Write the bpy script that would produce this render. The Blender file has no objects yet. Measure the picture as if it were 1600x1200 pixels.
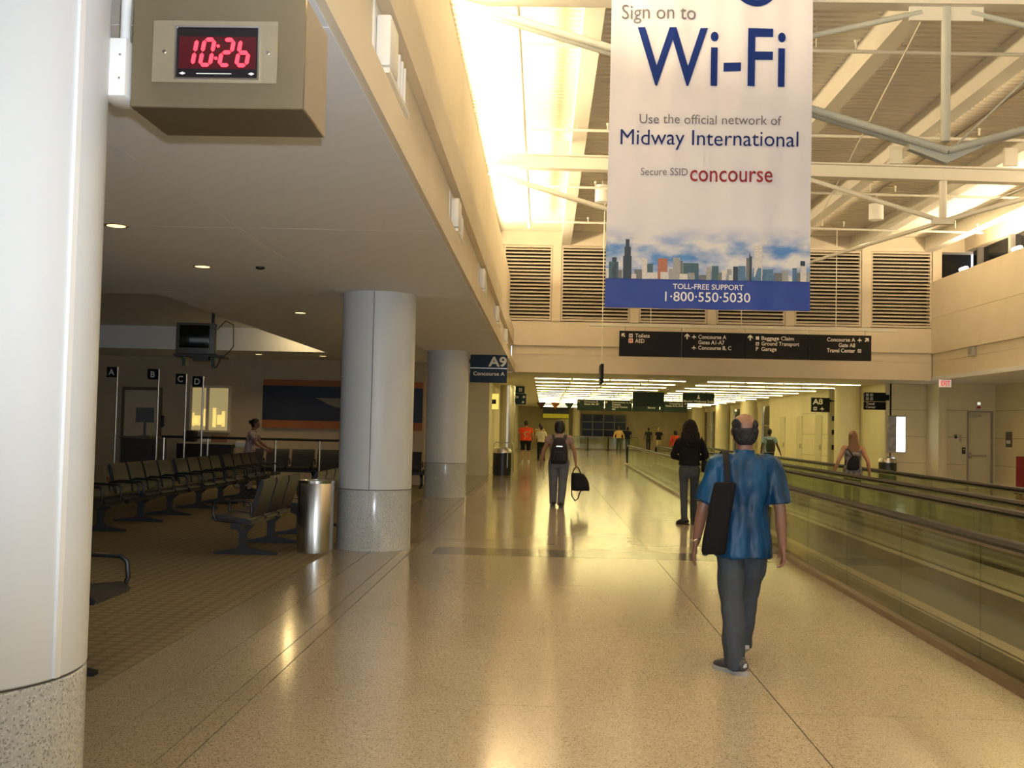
import bpy, bmesh, math, random
from mathutils import Vector, Matrix
random.seed(7)
PI = math.pi
scene = bpy.context.scene
COL = scene.collection

# ------------------------------------------------------------------ camera
cam_data = bpy.data.cameras.new('camera')
cam_data.sensor_width = 36.0
cam_data.lens = 36.0 * 1690.0 / 1600.0
cam_data.clip_start = 0.05
cam_data.clip_end = 400.0
camera = bpy.data.objects.new('camera', cam_data)
COL.objects.link(camera)
_r = Vector((0.99930558, 0.02954826, 0.02269915))      # image right in the world
_dn = Vector((0.02148507, 0.04077660, -0.99893727))    # image down
_f = Vector((-0.03044246, 0.99873128, 0.04011344))     # viewing direction
camera.matrix_world = Matrix(((_r.x, -_dn.x, -_f.x, 0.0), (_r.y, -_dn.y, -_f.y, 0.0),
                              (_r.z, -_dn.z, -_f.z, 1.55), (0, 0, 0, 1)))
scene.camera = camera

# ------------------------------------------------------------------ world, exposure
world = bpy.data.worlds.new('world')
scene.world = world
world.use_nodes = True
_bg = world.node_tree.nodes['Background']
_bg.inputs[0].default_value = (0.90, 0.95, 1.0, 1)
_bg.inputs[1].default_value = 1.3
scene.view_settings.view_transform = 'Standard'
scene.view_settings.look = 'None'
scene.view_settings.exposure = 0.0
scene.view_settings.gamma = 1.0
scene.view_settings.use_curve_mapping = False

WARM = (1.0, 0.77, 0.46)
TUBE = (1.0, 0.83, 0.34)

def lamp(name, kind, loc, energy, color, rot=(0, 0, 0), **kw):
    d = bpy.data.lights.new(name, kind)
    d.energy = energy
    d.color = color
    for k, v in kw.items():
        setattr(d, k, v)
    o = bpy.data.objects.new(name, d)
    o.location = loc
    o.rotation_euler = rot
    COL.objects.link(o)
    return o

# the photographer's flash, just above the lens
lamp('camera_flash', 'SPOT', (0.03, -0.02, 1.63), 860, (0.88, 0.94, 1.0), (math.radians(99), 0, math.radians(0)),
     spot_size=math.radians(74), spot_blend=0.9, shadow_soft_size=0.02)
# cove uplights behind the two parapets (long rows of lamps shining on the roof deck)
for _y in (-2.0, 4.0, 10.0, 16.0, 22.0, 27.5):
    lamp('cove_light', 'AREA', (-1.6, _y, 6.12), 440, WARM, (PI, math.radians(30), 0), shape='RECTANGLE', size=0.3, size_y=4.4)
    lamp('cove_light', 'AREA', (11.8, _y, 6.14), 370, WARM, (PI, math.radians(-34), 0), shape='RECTANGLE', size=0.25, size_y=4.4)

# ------------------------------------------------------------------ materials
MATS = {}
def mat(name, col, rough=0.6, metal=0.0, noise=0.0, nscale=6.0, bump=0.0, bscale=60.0, emit=None, estr=0.0, spec=None, stretch=None, coat=0.0):
    if name in MATS:
        return MATS[name]
    m = bpy.data.materials.new(name)
    m.use_nodes = True
    nt = m.node_tree
    b = nt.nodes['Principled BSDF']
    b.inputs['Roughness'].default_value = rough
    b.inputs['Metallic'].default_value = metal
    if spec is not None:
        b.inputs['Specular IOR Level'].default_value = spec
    if coat:
        b.inputs['Coat Weight'].default_value = coat
    c = (col[0], col[1], col[2], 1)
    b.inputs['Base Color'].default_value = c
    tc = nt.nodes.new('ShaderNodeTexCoord')
    src = tc.outputs['Object']
    if stretch:
        mp = nt.nodes.new('ShaderNodeMapping')
        mp.inputs['Scale'].default_value = stretch
        nt.links.new(src, mp.inputs['Vector'])
        src = mp.outputs['Vector']
    if noise > 0:
        n = nt.nodes.new('ShaderNodeTexNoise')
        n.inputs['Scale'].default_value = nscale
        n.inputs['Detail'].default_value = 4
        nt.links.new(src, n.inputs['Vector'])
        r = nt.nodes.new('ShaderNodeValToRGB')
        r.color_ramp.elements[0].position = 0.3
        r.color_ramp.elements[1].position = 0.7
        r.color_ramp.elements[0].color = tuple(max(0, x * (1 - noise)) for x in col) + (1,)
        r.color_ramp.elements[1].color = tuple(min(1, x * (1 + noise)) for x in col) + (1,)
        nt.links.new(n.outputs['Fac'], r.inputs['Fac'])
        nt.links.new(r.outputs['Color'], b.inputs['Base Color'])
    if bump > 0:
        n2 = nt.nodes.new('ShaderNodeTexNoise')
        n2.inputs['Scale'].default_value = bscale
        n2.inputs['Detail'].default_value = 3
        nt.links.new(src, n2.inputs['Vector'])
        bp = nt.nodes.new('ShaderNodeBump')
        bp.inputs['Strength'].default_value = bump
        bp.inputs['Distance'].default_value = 0.01
        nt.links.new(n2.outputs['Fac'], bp.inputs['Height'])
        nt.links.new(bp.outputs['Normal'], b.inputs['Normal'])
    if emit:
        b.inputs['Emission Color'].default_value = tuple(emit) + (1,)
        b.inputs['Emission Strength'].default_value = estr
    MATS[name] = m
    return m

def speckle(name, base, dark, light, scale, rough, bumpy=0.0, spec=None):
    m = bpy.data.materials.new(name)
    m.use_nodes = True
    nt = m.node_tree
    b = nt.nodes['Principled BSDF']
    b.inputs['Roughness'].default_value = rough
    if spec is not None:
        b.inputs['Specular IOR Level'].default_value = spec
    g = nt.nodes.new('ShaderNodeNewGeometry')
    v = nt.nodes.new('ShaderNodeTexVoronoi')
    v.inputs['Scale'].default_value = scale
    nt.links.new(g.outputs['Position'], v.inputs['Vector'])
    r = nt.nodes.new('ShaderNodeValToRGB')
    r.color_ramp.interpolation = 'CONSTANT'
    e = r.color_ramp.elements
    e[0].position = 0.0; e[0].color = dark + (1,)
    e[1].position = 0.13; e[1].color = base + (1,)
    for p, c in ((0.45, tuple(x * 0.93 for x in base)), (0.62, base), (0.86, light)):
        k = e.new(p); k.color = c + (1,)
    sep = nt.nodes.new('ShaderNodeSeparateColor')
    nt.links.new(v.outputs['Color'], sep.inputs['Color'])
    nt.links.new(sep.outputs['Red'], r.inputs['Fac'])
    n = nt.nodes.new('ShaderNodeTexNoise')
    n.inputs['Scale'].default_value = 0.5
    n.inputs['Detail'].default_value = 3
    nt.links.new(g.outputs['Position'], n.inputs['Vector'])
    mx = nt.nodes.new('ShaderNodeMix'); mx.data_type = 'RGBA'; mx.blend_type = 'MULTIPLY'
    mx.inputs[0].default_value = 0.35
    r2 = nt.nodes.new('ShaderNodeValToRGB')
    r2.color_ramp.elements[0].position = 0.35; r2.color_ramp.elements[0].color = (0.82, 0.80, 0.76, 1)
    r2.color_ramp.elements[1].position = 0.65; r2.color_ramp.elements[1].color = (1, 1, 1, 1)
    nt.links.new(n.outputs['Fac'], r2.inputs['Fac'])
    nt.links.new(r.outputs['Color'], mx.inputs[6])
    nt.links.new(r2.outputs['Color'], mx.inputs[7])
    nt.links.new(mx.outputs[2], b.inputs['Base Color'])
    # faint wear in the polish
    mr = nt.nodes.new('ShaderNodeMapRange')
    mr.inputs['To Min'].default_value = rough * 0.8
    mr.inputs['To Max'].default_value = rough * 1.25
    nt.links.new(n.outputs['Fac'], mr.inputs['Value'])
    nt.links.new(mr.outputs['Result'], b.inputs['Roughness'])
    MATS[name] = m
    return m

M_TERR = speckle('terrazzo', (0.46, 0.40, 0.30), (0.25, 0.21, 0.15), (0.56, 0.50, 0.40), 150, 0.13, spec=0.45)
M_TERR2 = speckle('terrazzo_border', (0.44, 0.38, 0.27), (0.24, 0.20, 0.13), (0.53, 0.46, 0.35), 150, 0.13, spec=0.45)
M_BAND = speckle('terrazzo_dark', (0.20, 0.18, 0.15), (0.10, 0.09, 0.08), (0.30, 0.27, 0.22), 80, 0.13, spec=0.6)
M_GRAN = speckle('granite_cladding', (0.54, 0.57, 0.57), (0.30, 0.32, 0.32), (0.66, 0.69, 0.69), 170, 0.16)
M_JOINT = mat('floor_joint', (0.10, 0.08, 0.06), 0.5)
M_WALL = mat('painted_wall', (0.78, 0.70, 0.56), 0.75, noise=0.03, nscale=1.5, bump=0.05, bscale=120)
M_SOFF = mat('painted_soffit', (0.82, 0.85, 0.90), 0.85, noise=0.02, nscale=1.2, bump=0.04, bscale=150)
M_COL = mat('painted_column', (0.67, 0.705, 0.73), 0.38, noise=0.015, nscale=2)
M_YWALL = mat('corridor_wall', (0.84, 0.77, 0.53), 0.6, noise=0.03, nscale=1.5)
M_STEEL_P = mat('painted_steel', (0.76, 0.74, 0.66), 0.45, noise=0.02, nscale=3)
M_TRUSS = mat('truss_steel', (0.52, 0.55, 0.50), 0.45, noise=0.03, nscale=4)
M_SLAT = mat('louver_slat', (0.66, 0.58, 0.46), 0.5, noise=0.03)
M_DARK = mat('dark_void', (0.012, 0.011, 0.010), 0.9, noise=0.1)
M_BLACK = mat('black_plastic', (0.014, 0.014, 0.015), 0.42, noise=0.15, nscale=20)
M_RUBBER = mat('black_rubber', (0.008, 0.007, 0.006), 0.5, noise=0.1, nscale=30, spec=0.25)
M_BRONZE = mat('walkway_skirt', (0.20, 0.155, 0.10), 0.32, metal=0.55, noise=0.08, nscale=8)
M_STAIN = mat('brushed_steel', (0.62, 0.60, 0.57), 0.27, metal=1.0, noise=0.06, nscale=5, stretch=(30, 30, 1))
M_CHROME = mat('polished_steel', (0.72, 0.71, 0.68), 0.12, metal=1.0, noise=0.02)
M_CLOCK = mat('bronze_anodised', (0.26, 0.215, 0.135), 0.30, metal=0.75, noise=0.07, nscale=3, bump=0.02, bscale=200)
M_CLOCK2 = mat('brass_plate', (0.42, 0.36, 0.25), 0.32, metal=0.7, noise=0.05, nscale=6)
M_WHITE = mat('white_plastic', (0.78, 0.78, 0.76), 0.4, noise=0.02)
M_SIGN = mat('sign_dark', (0.006, 0.007, 0.008), 0.5, noise=0.05, spec=0.2)
M_SIGNB = mat('sign_blue', (0.022, 0.045, 0.085), 0.5, noise=0.05, spec=0.2)
M_SIGNG = mat('sign_green', (0.016, 0.03, 0.026), 0.5, noise=0.05, spec=0.2)
M_LET = mat('sign_lettering', (0.85, 0.85, 0.80), 0.5, noise=0.01)
M_SEAT = mat('seat_vinyl', (0.030, 0.029, 0.029), 0.45, noise=0.12, nscale=12, bump=0.08, bscale=90, spec=0.35)
M_CARPET = None

def carpet_mat():
    m = bpy.data.materials.new('woven_carpet')
    m.use_nodes = True
    nt = m.node_tree
    b = nt.nodes['Principled BSDF']
    b.inputs['Roughness'].default_value = 0.95
    b.inputs['Specular IOR Level'].default_value = 0.1
    g = nt.nodes.new('ShaderNodeNewGeometry')
    w = nt.nodes.new('ShaderNodeTexWave'); w.bands_direction = 'X'
    w.inputs['Scale'].default_value = 2.6; w.inputs['Distortion'].default_value = 0.6
    w.inputs['Detail'].default_value = 2
    nt.links.new(g.outputs['Position'], w.inputs['Vector'])
    w2 = nt.nodes.new('ShaderNodeTexWave'); w2.bands_direction = 'Y'
    w2.inputs['Scale'].default_value = 2.6; w2.inputs['Distortion'].default_value = 0.6
    nt.links.new(g.outputs['Position'], w2.inputs['Vector'])
    n = nt.nodes.new('ShaderNodeTexNoise'); n.inputs['Scale'].default_value = 90
    nt.links.new(g.outputs['Position'], n.inputs['Vector'])
    mul = nt.nodes.new('ShaderNodeMath'); mul.operation = 'MULTIPLY'
    nt.links.new(w.outputs['Fac'], mul.inputs[0]); nt.links.new(w2.outputs['Fac'], mul.inputs[1])
    add = nt.nodes.new('ShaderNodeMath'); add.operation = 'ADD'
    nt.links.new(mul.outputs[0], add.inputs[0]); nt.links.new(n.outputs['Fac'], add.inputs[1])
    r = nt.nodes.new('ShaderNodeValToRGB')
    r.color_ramp.elements[0].position = 0.3; r.color_ramp.elements[0].color = (0.19, 0.155, 0.095, 1)
    r.color_ramp.elements[1].position = 1.3 / 1.5; r.color_ramp.elements[1].color = (0.30, 0.255, 0.165, 1)
    nt.links.new(add.outputs[0], r.inputs['Fac'])
    nt.links.new(r.outputs['Color'], b.inputs['Base Color'])
    bp = nt.nodes.new('ShaderNodeBump'); bp.inputs['Strength'].default_value = 0.4; bp.inputs['Distance'].default_value = 0.01
    nt.links.new(n.outputs['Fac'], bp.inputs['Height']); nt.links.new(bp.outputs['Normal'], b.inputs['Normal'])
    return m
M_CARPET = carpet_mat()

def glass_mat(name, tint, refl=0.07, rough=0.02):
    m = bpy.data.materials.new(name)
    m.use_nodes = True
    nt = m.node_tree
    nt.nodes.remove(nt.nodes['Principled BSDF'])
    out = nt.nodes['Material Output']
    t = nt.nodes.new('ShaderNodeBsdfTransparent'); t.inputs['Color'].default_value = tint + (1,)
    gl = nt.nodes.new('ShaderNodeBsdfGlossy'); gl.inputs['Roughness'].default_value = rough
    gl.inputs['Color'].default_value = (0.95, 1.0, 0.93, 1)
    lw = nt.nodes.new('ShaderNodeLayerWeight'); lw.inputs['Blend'].default_value = 0.5
    pw = nt.nodes.new('ShaderNodeMath'); pw.operation = 'POWER'; pw.inputs[1].default_value = 5.0
    nt.links.new(lw.outputs['Facing'], pw.inputs[0])
    fr = nt.nodes.new('ShaderNodeMath'); fr.operation = 'MULTIPLY_ADD'; fr.inputs[1].default_value = 0.75; fr.inputs[2].default_value = 0.045
    nt.links.new(pw.outputs[0], fr.inputs[0])
    mx = nt.nodes.new('ShaderNodeMixShader')
    nt.links.new(fr.outputs[0], mx.inputs[0])
    nt.links.new(t.outputs[0], mx.inputs[1]); nt.links.new(gl.outputs[0], mx.inputs[2])
    nt.links.new(mx.outputs[0], out.inputs['Surface'])
    MATS[name] = m
    return m
M_GLASS = glass_mat('balustrade_glass', (0.90, 0.93, 0.86))
M_PANE = glass_mat('window_glass', (0.85, 0.88, 0.88))

# ------------------------------------------------------------------ mesh helpers
class MB:
    def __init__(s):
        s.v = []; s.f = []
    def add(s, v, f):
        o = len(s.v)
        s.v += [tuple(p) for p in v]
        s.f += [tuple(i + o for i in q) for q in f]
        return s
    def box(s, x0, x1, y0, y1, z0, z1):
        x0, x1 = min(x0, x1), max(x0, x1); y0, y1 = min(y0, y1), max(y0, y1); z0, z1 = min(z0, z1), max(z0, z1)
        v = [(x0, y0, z0), (x1, y0, z0), (x1, y1, z0), (x0, y1, z0), (x0, y0, z1), (x1, y0, z1), (x1, y1, z1), (x0, y1, z1)]
        return s.add(v, [(3, 2, 1, 0), (4, 5, 6, 7), (0, 1, 5, 4), (1, 2, 6, 5), (2, 3, 7, 6), (3, 0, 4, 7)])
    def bbox(s, x0, x1, y0, y1, z0, z1, b=0.01, seg=2):
        bm = bmesh.new()
        bmesh.ops.create_cube(bm, size=1)
        for q in bm.verts:
            q.co = Vector(((x0 + x1) / 2 + q.co.x * abs(x1 - x0), (y0 + y1) / 2 + q.co.y * abs(y1 - y0), (z0 + z1) / 2 + q.co.z * abs(z1 - z0)))
        bmesh.ops.bevel(bm, geom=list(bm.edges), offset=b, segments=seg, affect='EDGES', profile=0.5)
        s.frombm(bm)
        return s
    def frombm(s, bm):
        bm.verts.index_update()
        s.add([q.co[:] for q in bm.verts], [[q.index for q in f.verts] for f in bm.faces])
        bm.free()
    def cyl(s, p0, p1, r, n=12, r1=None, caps=True):
        return s.tube([p0, p1], [r, r if r1 is None else r1], n, caps)
    def tube(s, path, r, n=8, caps=True):
        path = [Vector(p) for p in path]
        if not isinstance(r, (list, tuple)):
            r = [r] * len(path)
        rings = []
        t0 = (path[1] - path[0]).normalized()
        ref = Vector((0, 0, 1)) if abs(t0.z) < 0.9 else Vector((1, 0, 0))
        a = t0.cross(ref).normalized()
        o = len(s.v)
        for i, p in enumerate(path):
            if i == 0: t = path[1] - path[0]
            elif i == len(path) - 1: t = path[-1] - path[-2]
            else: t = (path[i + 1] - path[i]).normalized() + (path[i] - path[i - 1]).normalized()
            if t.length < 1e-9: t = path[i] - path[i - 1]
            t.normalize()
            a = (a - t * a.dot(t))
            a.normalize()
            b = t.cross(a)
            for k in range(n):
                an = 2 * PI * k / n
                s.v.append(tuple(p + (a * math.cos(an) + b * math.sin(an)) * r[i]))
        for i in range(len(path) - 1):
            for k in range(n):
                k2 = (k + 1) % n
                s.f.append((o + i * n + k2, o + i * n + k, o + (i + 1) * n + k, o + (i + 1) * n + k2))
        if caps:
            s.f.append(tuple(o + k for k in range(n)))
            s.f.append(tuple(o + (len(path) - 1) * n + k for k in reversed(range(n))))
        return s
    def lathe(s, prof, n=32, cx=0, cy=0):
        o = len(s.v)
        for r, z in prof:
            for k in range(n):
                an = 2 * PI * k / n
                s.v.append((cx + r * math.cos(an), cy + r * math.sin(an), z))
        for i in range(len(prof) - 1):
            for k in range(n):
                k2 = (k + 1) % n
                s.f.append((o + i * n + k, o + i * n + k2, o + (i + 1) * n + k2, o + (i + 1) * n + k))
        s.f.append(tuple(o + k for k in reversed(range(n))))
        s.f.append(tuple(o + (len(prof) - 1) * n + k for k in range(n)))
        return s
    def prism(s, pts, axis, a, b):
        # pts: 2D outline, extruded along axis from a to b
        def mk(p, h):
            if axis == 'x': return (h, p[0], p[1])
            if axis == 'y': return (p[0], h, p[1])
            return (p[0], p[1], h)
        n = len(pts); o = len(s.v)
        s.v += [mk(p, a) for p in pts] + [mk(p, b) for p in pts]
        s.f.append(tuple(o + k for k in range(n)))
        s.f.append(tuple(o + n + k for k in reversed(range(n))))
        for k in range(n):
            k2 = (k + 1) % n
            s.f.append((o + k2, o + k, o + n + k, o + n + k2))
        return s
    def sphere(s, c, r, nu=12, nv=8):
        rx, ry, rz = r if isinstance(r, (tuple, list)) else (r, r, r)
        bm = bmesh.new()
        bmesh.ops.create_uvsphere(bm, u_segments=nu, v_segments=nv, radius=1)
        for q in bm.verts:
            q.co = Vector((c[0] + q.co.x * rx, c[1] + q.co.y * ry, c[2] + q.co.z * rz))
        s.frombm(bm)
        return s
    def mesh(s, name, m, smooth=True):
        me = bpy.data.meshes.new(name)
        me.from_pydata(s.v, [], s.f)
        bm = bmesh.new(); bm.from_mesh(me)
        bmesh.ops.recalc_face_normals(bm, faces=bm.faces)
        bm.to_mesh(me); bm.free()
        if m is not None: me.materials.append(m)
        if smooth:
            me.polygons.foreach_set('use_smooth', [True] * len(me.polygons))
            me.set_sharp_from_angle(angle=math.radians(38))
        me.update()
        return me
    def build(s, name, m, parent=None, loc=(0, 0, 0), rot=(0, 0, 0), smooth=True):
        return link(name, s.mesh(name, m, smooth), parent, loc, rot)

def link(name, me, parent=None, loc=(0, 0, 0), rot=(0, 0, 0)):
    o = bpy.data.objects.new(name, me)
    o.location = loc; o.rotation_euler = rot
    COL.objects.link(o)
    if parent is not None: o.parent = parent
    return o

def tag(o, label=None, cat=None, group=None, kind=None):
    if label: o['label'] = label
    if cat: o['category'] = cat
    if group: o['group'] = group
    if kind: o['kind'] = kind
    return o

def thing(name, label, cat, loc=(0, 0, 0), rz=0.0, group=None):
    o = bpy.data.objects.new(name, None)
    o.empty_display_size = 0.1
    o.location = loc; o.rotation_euler = (0, 0, rz)
    COL.objects.link(o)
    return tag(o, label, cat, group)

def setting(name, loc=(0, 0, 0)):
    o = bpy.data.objects.new(name, None)
    o.location = loc
    COL.objects.link(o)
    o['kind'] = 'structure'
    return o

def struct(name, mb, m, smooth=True):
    o = mb.build(name, m, smooth=smooth)
    o['kind'] = 'structure'
    return o

def copy_tree(o, parent=None):
    c = o.copy(); COL.objects.link(c)
    c.parent = parent
    for ch in list(o.children):
        copy_tree(ch, c)
    return c

_txt_cache = {}
def text_verts(s, bold=0.0):
    key = (s, bold)
    if key not in _txt_cache:
        cu = bpy.data.curves.new('t', 'FONT')
        cu.body = s
        cu.offset = bold
        cu.resolution_u = 3
        ob = bpy.data.objects.new('t', cu)
        COL.objects.link(ob)
        dg = bpy.context.evaluated_depsgraph_get()
        me = bpy.data.meshes.new_from_object(ob.evaluated_get(dg))
        v = [tuple(q.co) for q in me.vertices]
        f = [tuple(p.vertices) for p in me.polygons]
        bpy.data.objects.remove(ob); bpy.data.curves.remove(cu); bpy.data.meshes.remove(me)
        _txt_cache[key] = (v, f)
    return _txt_cache[key]

def islands(v, f):
    p = list(range(len(v)))
    def find(a):
        while p[a] != a:
            p[a] = p[p[a]]; a = p[a]
        return a
    for q in f:
        for i in q[1:]: p[find(i)] = find(q[0])
    g = {}
    for q in f: g.setdefault(find(q[0]), []).append(q)
    out = []
    for fs in g.values():
        ix = sorted({i for q in fs for i in q}); mp = {a: b for b, a in enumerate(ix)}
        out.append(([v[i] for i in ix], [tuple(mp[i] for i in q) for q in fs]))
    return out

def text(parent, s, x, z, h, m, width=None, align='L', y=-0.012, bold=0.0, name='lettering', mirror=False, warp=None, split=False):
    """flat print facing -Y: cap height h, baseline z; x is left, centre or right edge"""
    v, f = text_verts(s, bold)
    xs = [p[0] for p in v]; x0, x1 = min(xs), max(xs)
    cap = 0.69
    k = h / cap
    kx = k if width is None else width / (x1 - x0)
    w = (x1 - x0) * kx
    ox = x if align == 'L' else (x - w / 2 if align == 'C' else x - w)
    out = []
    for p in v:
        px = ox + (p[0] - x0) * kx; pz = z + p[1] * k
        out.append((px, y + (warp(px, pz) if warp else 0), pz))
    for vv, ff in (islands(out, f) if split else [(out, f)]):
        me = bpy.data.meshes.new(name)
        me.from_pydata(vv, [], ff)
        me.materials.append(m)
        me.update()
        link(name, me, parent)
# ------------------------------------------------------------------ floor
Y0, YE, YF = -7.0, 32.0, 86.0
floor = struct('floor', MB().box(-3.2, 14.0, Y0, YF, -0.25, -0.012), M_JOINT)
G = 0.004
def panel(x0, x1, y0, y1, m, name='floor_panel'):
    w, d = (x1 - x0) / 2 - G, (y1 - y0) / 2 - G
    MB().box(-w, w, -d, d, -0.02, 0.0).build(name, m, floor, ((x0 + x1) / 2, (y0 + y1) / 2, 0), smooth=False)
strips_x = [(-1.60, 1.38), (1.38, 4.36), (4.36, 7.34), (7.34, 10.32), (10.32, 13.9)]
B = 10.15
for k in range(-1, 4):
    b0 = 13.12 + B * (k - 1); b1 = b0 + 0.80
    for i in range(4):
        ya = b1 + 2.337 * i
        yb = b1 + 2.337 * (i + 1) if i < 3 else b0 + B
        if yb < Y0 or ya > 34: continue
        for x0, x1 in strips_x:
            panel(x0, x1, ya, yb, M_TERR)
    if b0 > Y0:
        panel(-1.60, -1.32, b0, b1, M_TERR)
        panel(-1.32, 2.75, b0, b1, M_BAND, 'floor_band')
        panel(2.75, 13.9, b0, b1, M_TERR)
yfar = 13.92 + B * 2
while yfar < YF:
    y2 = min(YF, yfar + 7.0)
    for x0, x1 in ((-1.60, 4.36), (4.36, 13.9)):
        panel(x0, x1, yfar, y2, M_TERR)
    yfar = y2
panel(-1.60, 13.9, Y0, 13.92 - 2 * B + 0.0, M_TERR) if 13.92 - 2 * B > Y0 + 0.1 else None
yb0 = Y0
while yb0 < 82:
    yb1 = min(yb0 + 13.0, YF)
    for x0, x1 in ((-2.546, -2.085), (-2.085, -1.73), (-1.73, -1.60)):
        panel(x0, x1, yb0, yb1, M_TERR2, 'border_panel')
    yb0 = yb1
struct('floor_carpet', MB().box(-13.0, -2.55, Y0, 28.2, -0.25, 0.004), M_CARPET)
# ------------------------------------------------------------------ left side: soffit, fascia, parapet
prof = [(-0.89, 3.2), (-0.89, 3.43), (-1.03, 3.43), (-1.03, 4.03), (-0.953, 4.03), (-0.953, 4.45), (-1.10, 4.45), (-1.10, 6.05),
        (-1.25, 6.05), (-1.25, 3.35), (-2.6, 3.35), (-2.6, 3.2)]
mb = MB(); mb.prism(prof, 'y', Y0, 32.1)
struct('wall_left', mb, M_WALL, smooth=False)
cg = setting('ceiling_gate')
for a, b in zip([Y0, 4.4, 9.06, 13.7, 18.4, 23.1], [4.4, 9.06, 13.7, 18.4, 23.1, 32.0]):
    MB().box(-0.93, -2.62, a + .004, b - .004, 3.192, 3.24).build('ceiling_panel', M_SOFF, cg, smooth=False)
    MB().box(-2.626, -5.1, a + .004, b - .004, 3.192, 3.24).build('ceiling_panel', M_SOFF, cg, smooth=False)
MB().box(-0.95, -5.12, Y0, 32.0, 3.24, 3.3).build('backing', M_SOFF, cg, smooth=False)
MB().box(-5.1, -13.0, Y0, 14.0, 3.192, 3.3).build('ceiling_panel', M_SOFF, cg, smooth=False)
MB().box(-5.1, -13.0, 24.9, 28.2, 3.192, 3.3).build('ceiling_panel', M_SOFF, cg, smooth=False)
mb = MB(); mb.box(-5.0, -13.0, 13.9, 25.0, 3.72, 3.8); mb.box(-5.1, -5.0, 14.0, 24.9, 3.3, 3.72)
mb.box(-5.1, -13, 13.9, 14.0, 3.3, 3.72); mb.box(-5.1, -13, 24.9, 25.0, 3.3, 3.72)
mb.build('coffer', M_SOFF, cg, smooth=False)
# cove trough and clerestory wall behind the left parapet
mb = MB(); mb.box(-2.7, -1.25, Y0, 32.1, 5.42, 5.5); mb.box(-2.8, -2.7, Y0, 32.4, 5.42, 7.5)
struct('trim_1', mb, M_WALL, smooth=False)
# ------------------------------------------------------------------ end wall over the corridor mouth
mb = MB()
mb.box(-1.0, 11.34, 32.08, 32.5, 3.2, 3.725); mb.box(-1.0, 11.34, 32.10, 32.5, 3.725, 3.74); mb.box(-1.0, 11.34, 32.08, 32.5, 3.74, 4.0)
mb.box(-1.2, 11.34, 31.98, 32.5, 4.0, 4.34); mb.box(-1.2, 11.34, 32.03, 32.5, 4.34, 4.72)
mb.box(-1.4, 12.6, 32.0, 32.5, 6.99, 7.45)
struct('wall_end', mb, M_WALL, smooth=False)
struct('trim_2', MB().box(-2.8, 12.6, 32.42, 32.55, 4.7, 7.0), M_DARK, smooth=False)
mull = [-1.42, 0.16, 2.48, 4.76, 7.05, 9.27, 11.33]
post = MB().box(-0.13, 0.13, 31.97, 32.35, 4.72, 7.0).mesh('post', M_WALL, False)
tw = setting('trim_3')
for x in mull[1:]:
    link('mullion', post, tw, (x + 0.12, 0, 0))
slat_cache = {}
names = ['beside the left parapet', 'second from the left parapet', 'behind the left half of the banner', 'behind the right half of the banner',
         'just right of the banner', 'last one against the right parapet']
for i in range(6):
    x0 = mull[i] + 0.26; x1 = mull[i + 1] - 0.02
    if i == 0: x0 = -1.3
    if i == 5: x1 = 11.3
    t = thing('louver_panel', 'slatted cream wall louver high on the end wall, ' + names[i], 'louver', ((x0 + x1) / 2, 32.0, 4.74), group='louvers on the end wall')
    w = (x1 - x0) / 2
    MB().box(-w, w, 0.0, .1, 0, .06).box(-w, w, 0.0, .1, 2.18, 2.24).box(-w, -w + .05, 0.0, .1, .06, 2.18).box(w - .05, w, 0.0, .1, .06, 2.18).build('frame', M_SLAT, t, smooth=False)
    n = 20
    me = MB().prism([(0.0, -0.030), (0.012, -0.030), (0.014, -0.012), (0.11, 0.035), (0.105, 0.043), (0.0, 0.004)], 'x', -w + .05, w - .05).mesh('slat', M_SLAT, False)
    for k in range(n):
        link('slat', me, t, (0, 0, 0.06 + (k + 0.5) * 2.12 / n))
# ------------------------------------------------------------------ right parapet, its soffit, clerestory
mb = MB()
px = 11.3
mb.box(px, px + .25, Y0, 32.5, 5.015, 6.10); mb.box(px + .015, px + .25, Y0, 32.5, 4.995, 5.015); mb.box(px, px + .25, Y0, 32.5, 3.98, 4.995)
mb.box(px + .07, px + .25, Y0, 32.5, 3.74, 3.98); mb.box(px + .085, px + .25, Y0, 32.5, 3.725, 3.74); mb.box(px + .07, px + .25, Y0, 32.5, 3.2, 3.725)
struct('wall_right', mb, M_WALL, smooth=False)
mb = MB(); mb.box(px + .25, 12.7, Y0, 32.5, 5.5, 5.6); mb.box(12.25, 12.7, Y0, 32.0, 7.02, 7.45)
mb.box(12.25, 12.7, Y0, 32.0, 5.6, 5.75)
struct('trim_4', mb, M_WALL, smooth=False)
wn = setting('window_1')
MB().box(12.5, 12.54, Y0, 32.0, 5.75, 7.02).build('pane', mat('night_glass', (0.01, 0.012, 0.016), 0.12, noise=0.05, spec=0.15), wn, smooth=False)
me = MB().box(12.36, 12.5, -0.07, 0.07, 5.75, 7.02).mesh('mullion', mat('grey_frame', (0.25, 0.25, 0.25), 0.5, noise=0.03), False)
for k in range(18):
    link('mullion', me, wn, (0, 31.3 - k * 2.1, 0))
MB().box(12.34, 12.5, Y0, 32, 6.3, 6.36).build('transom', mat('grey_frame', (0.25, 0.25, 0.25), 0.5), wn, smooth=False)
struct('ceiling_side', MB().box(px + .02, 14.1, Y0, 34.0, 3.19, 3.3), M_SOFF, smooth=False)
struct('wall_side', MB().box(13.82, 14.1, Y0, 33.7, -0.25, 3.2), M_YWALL, smooth=False)

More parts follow.
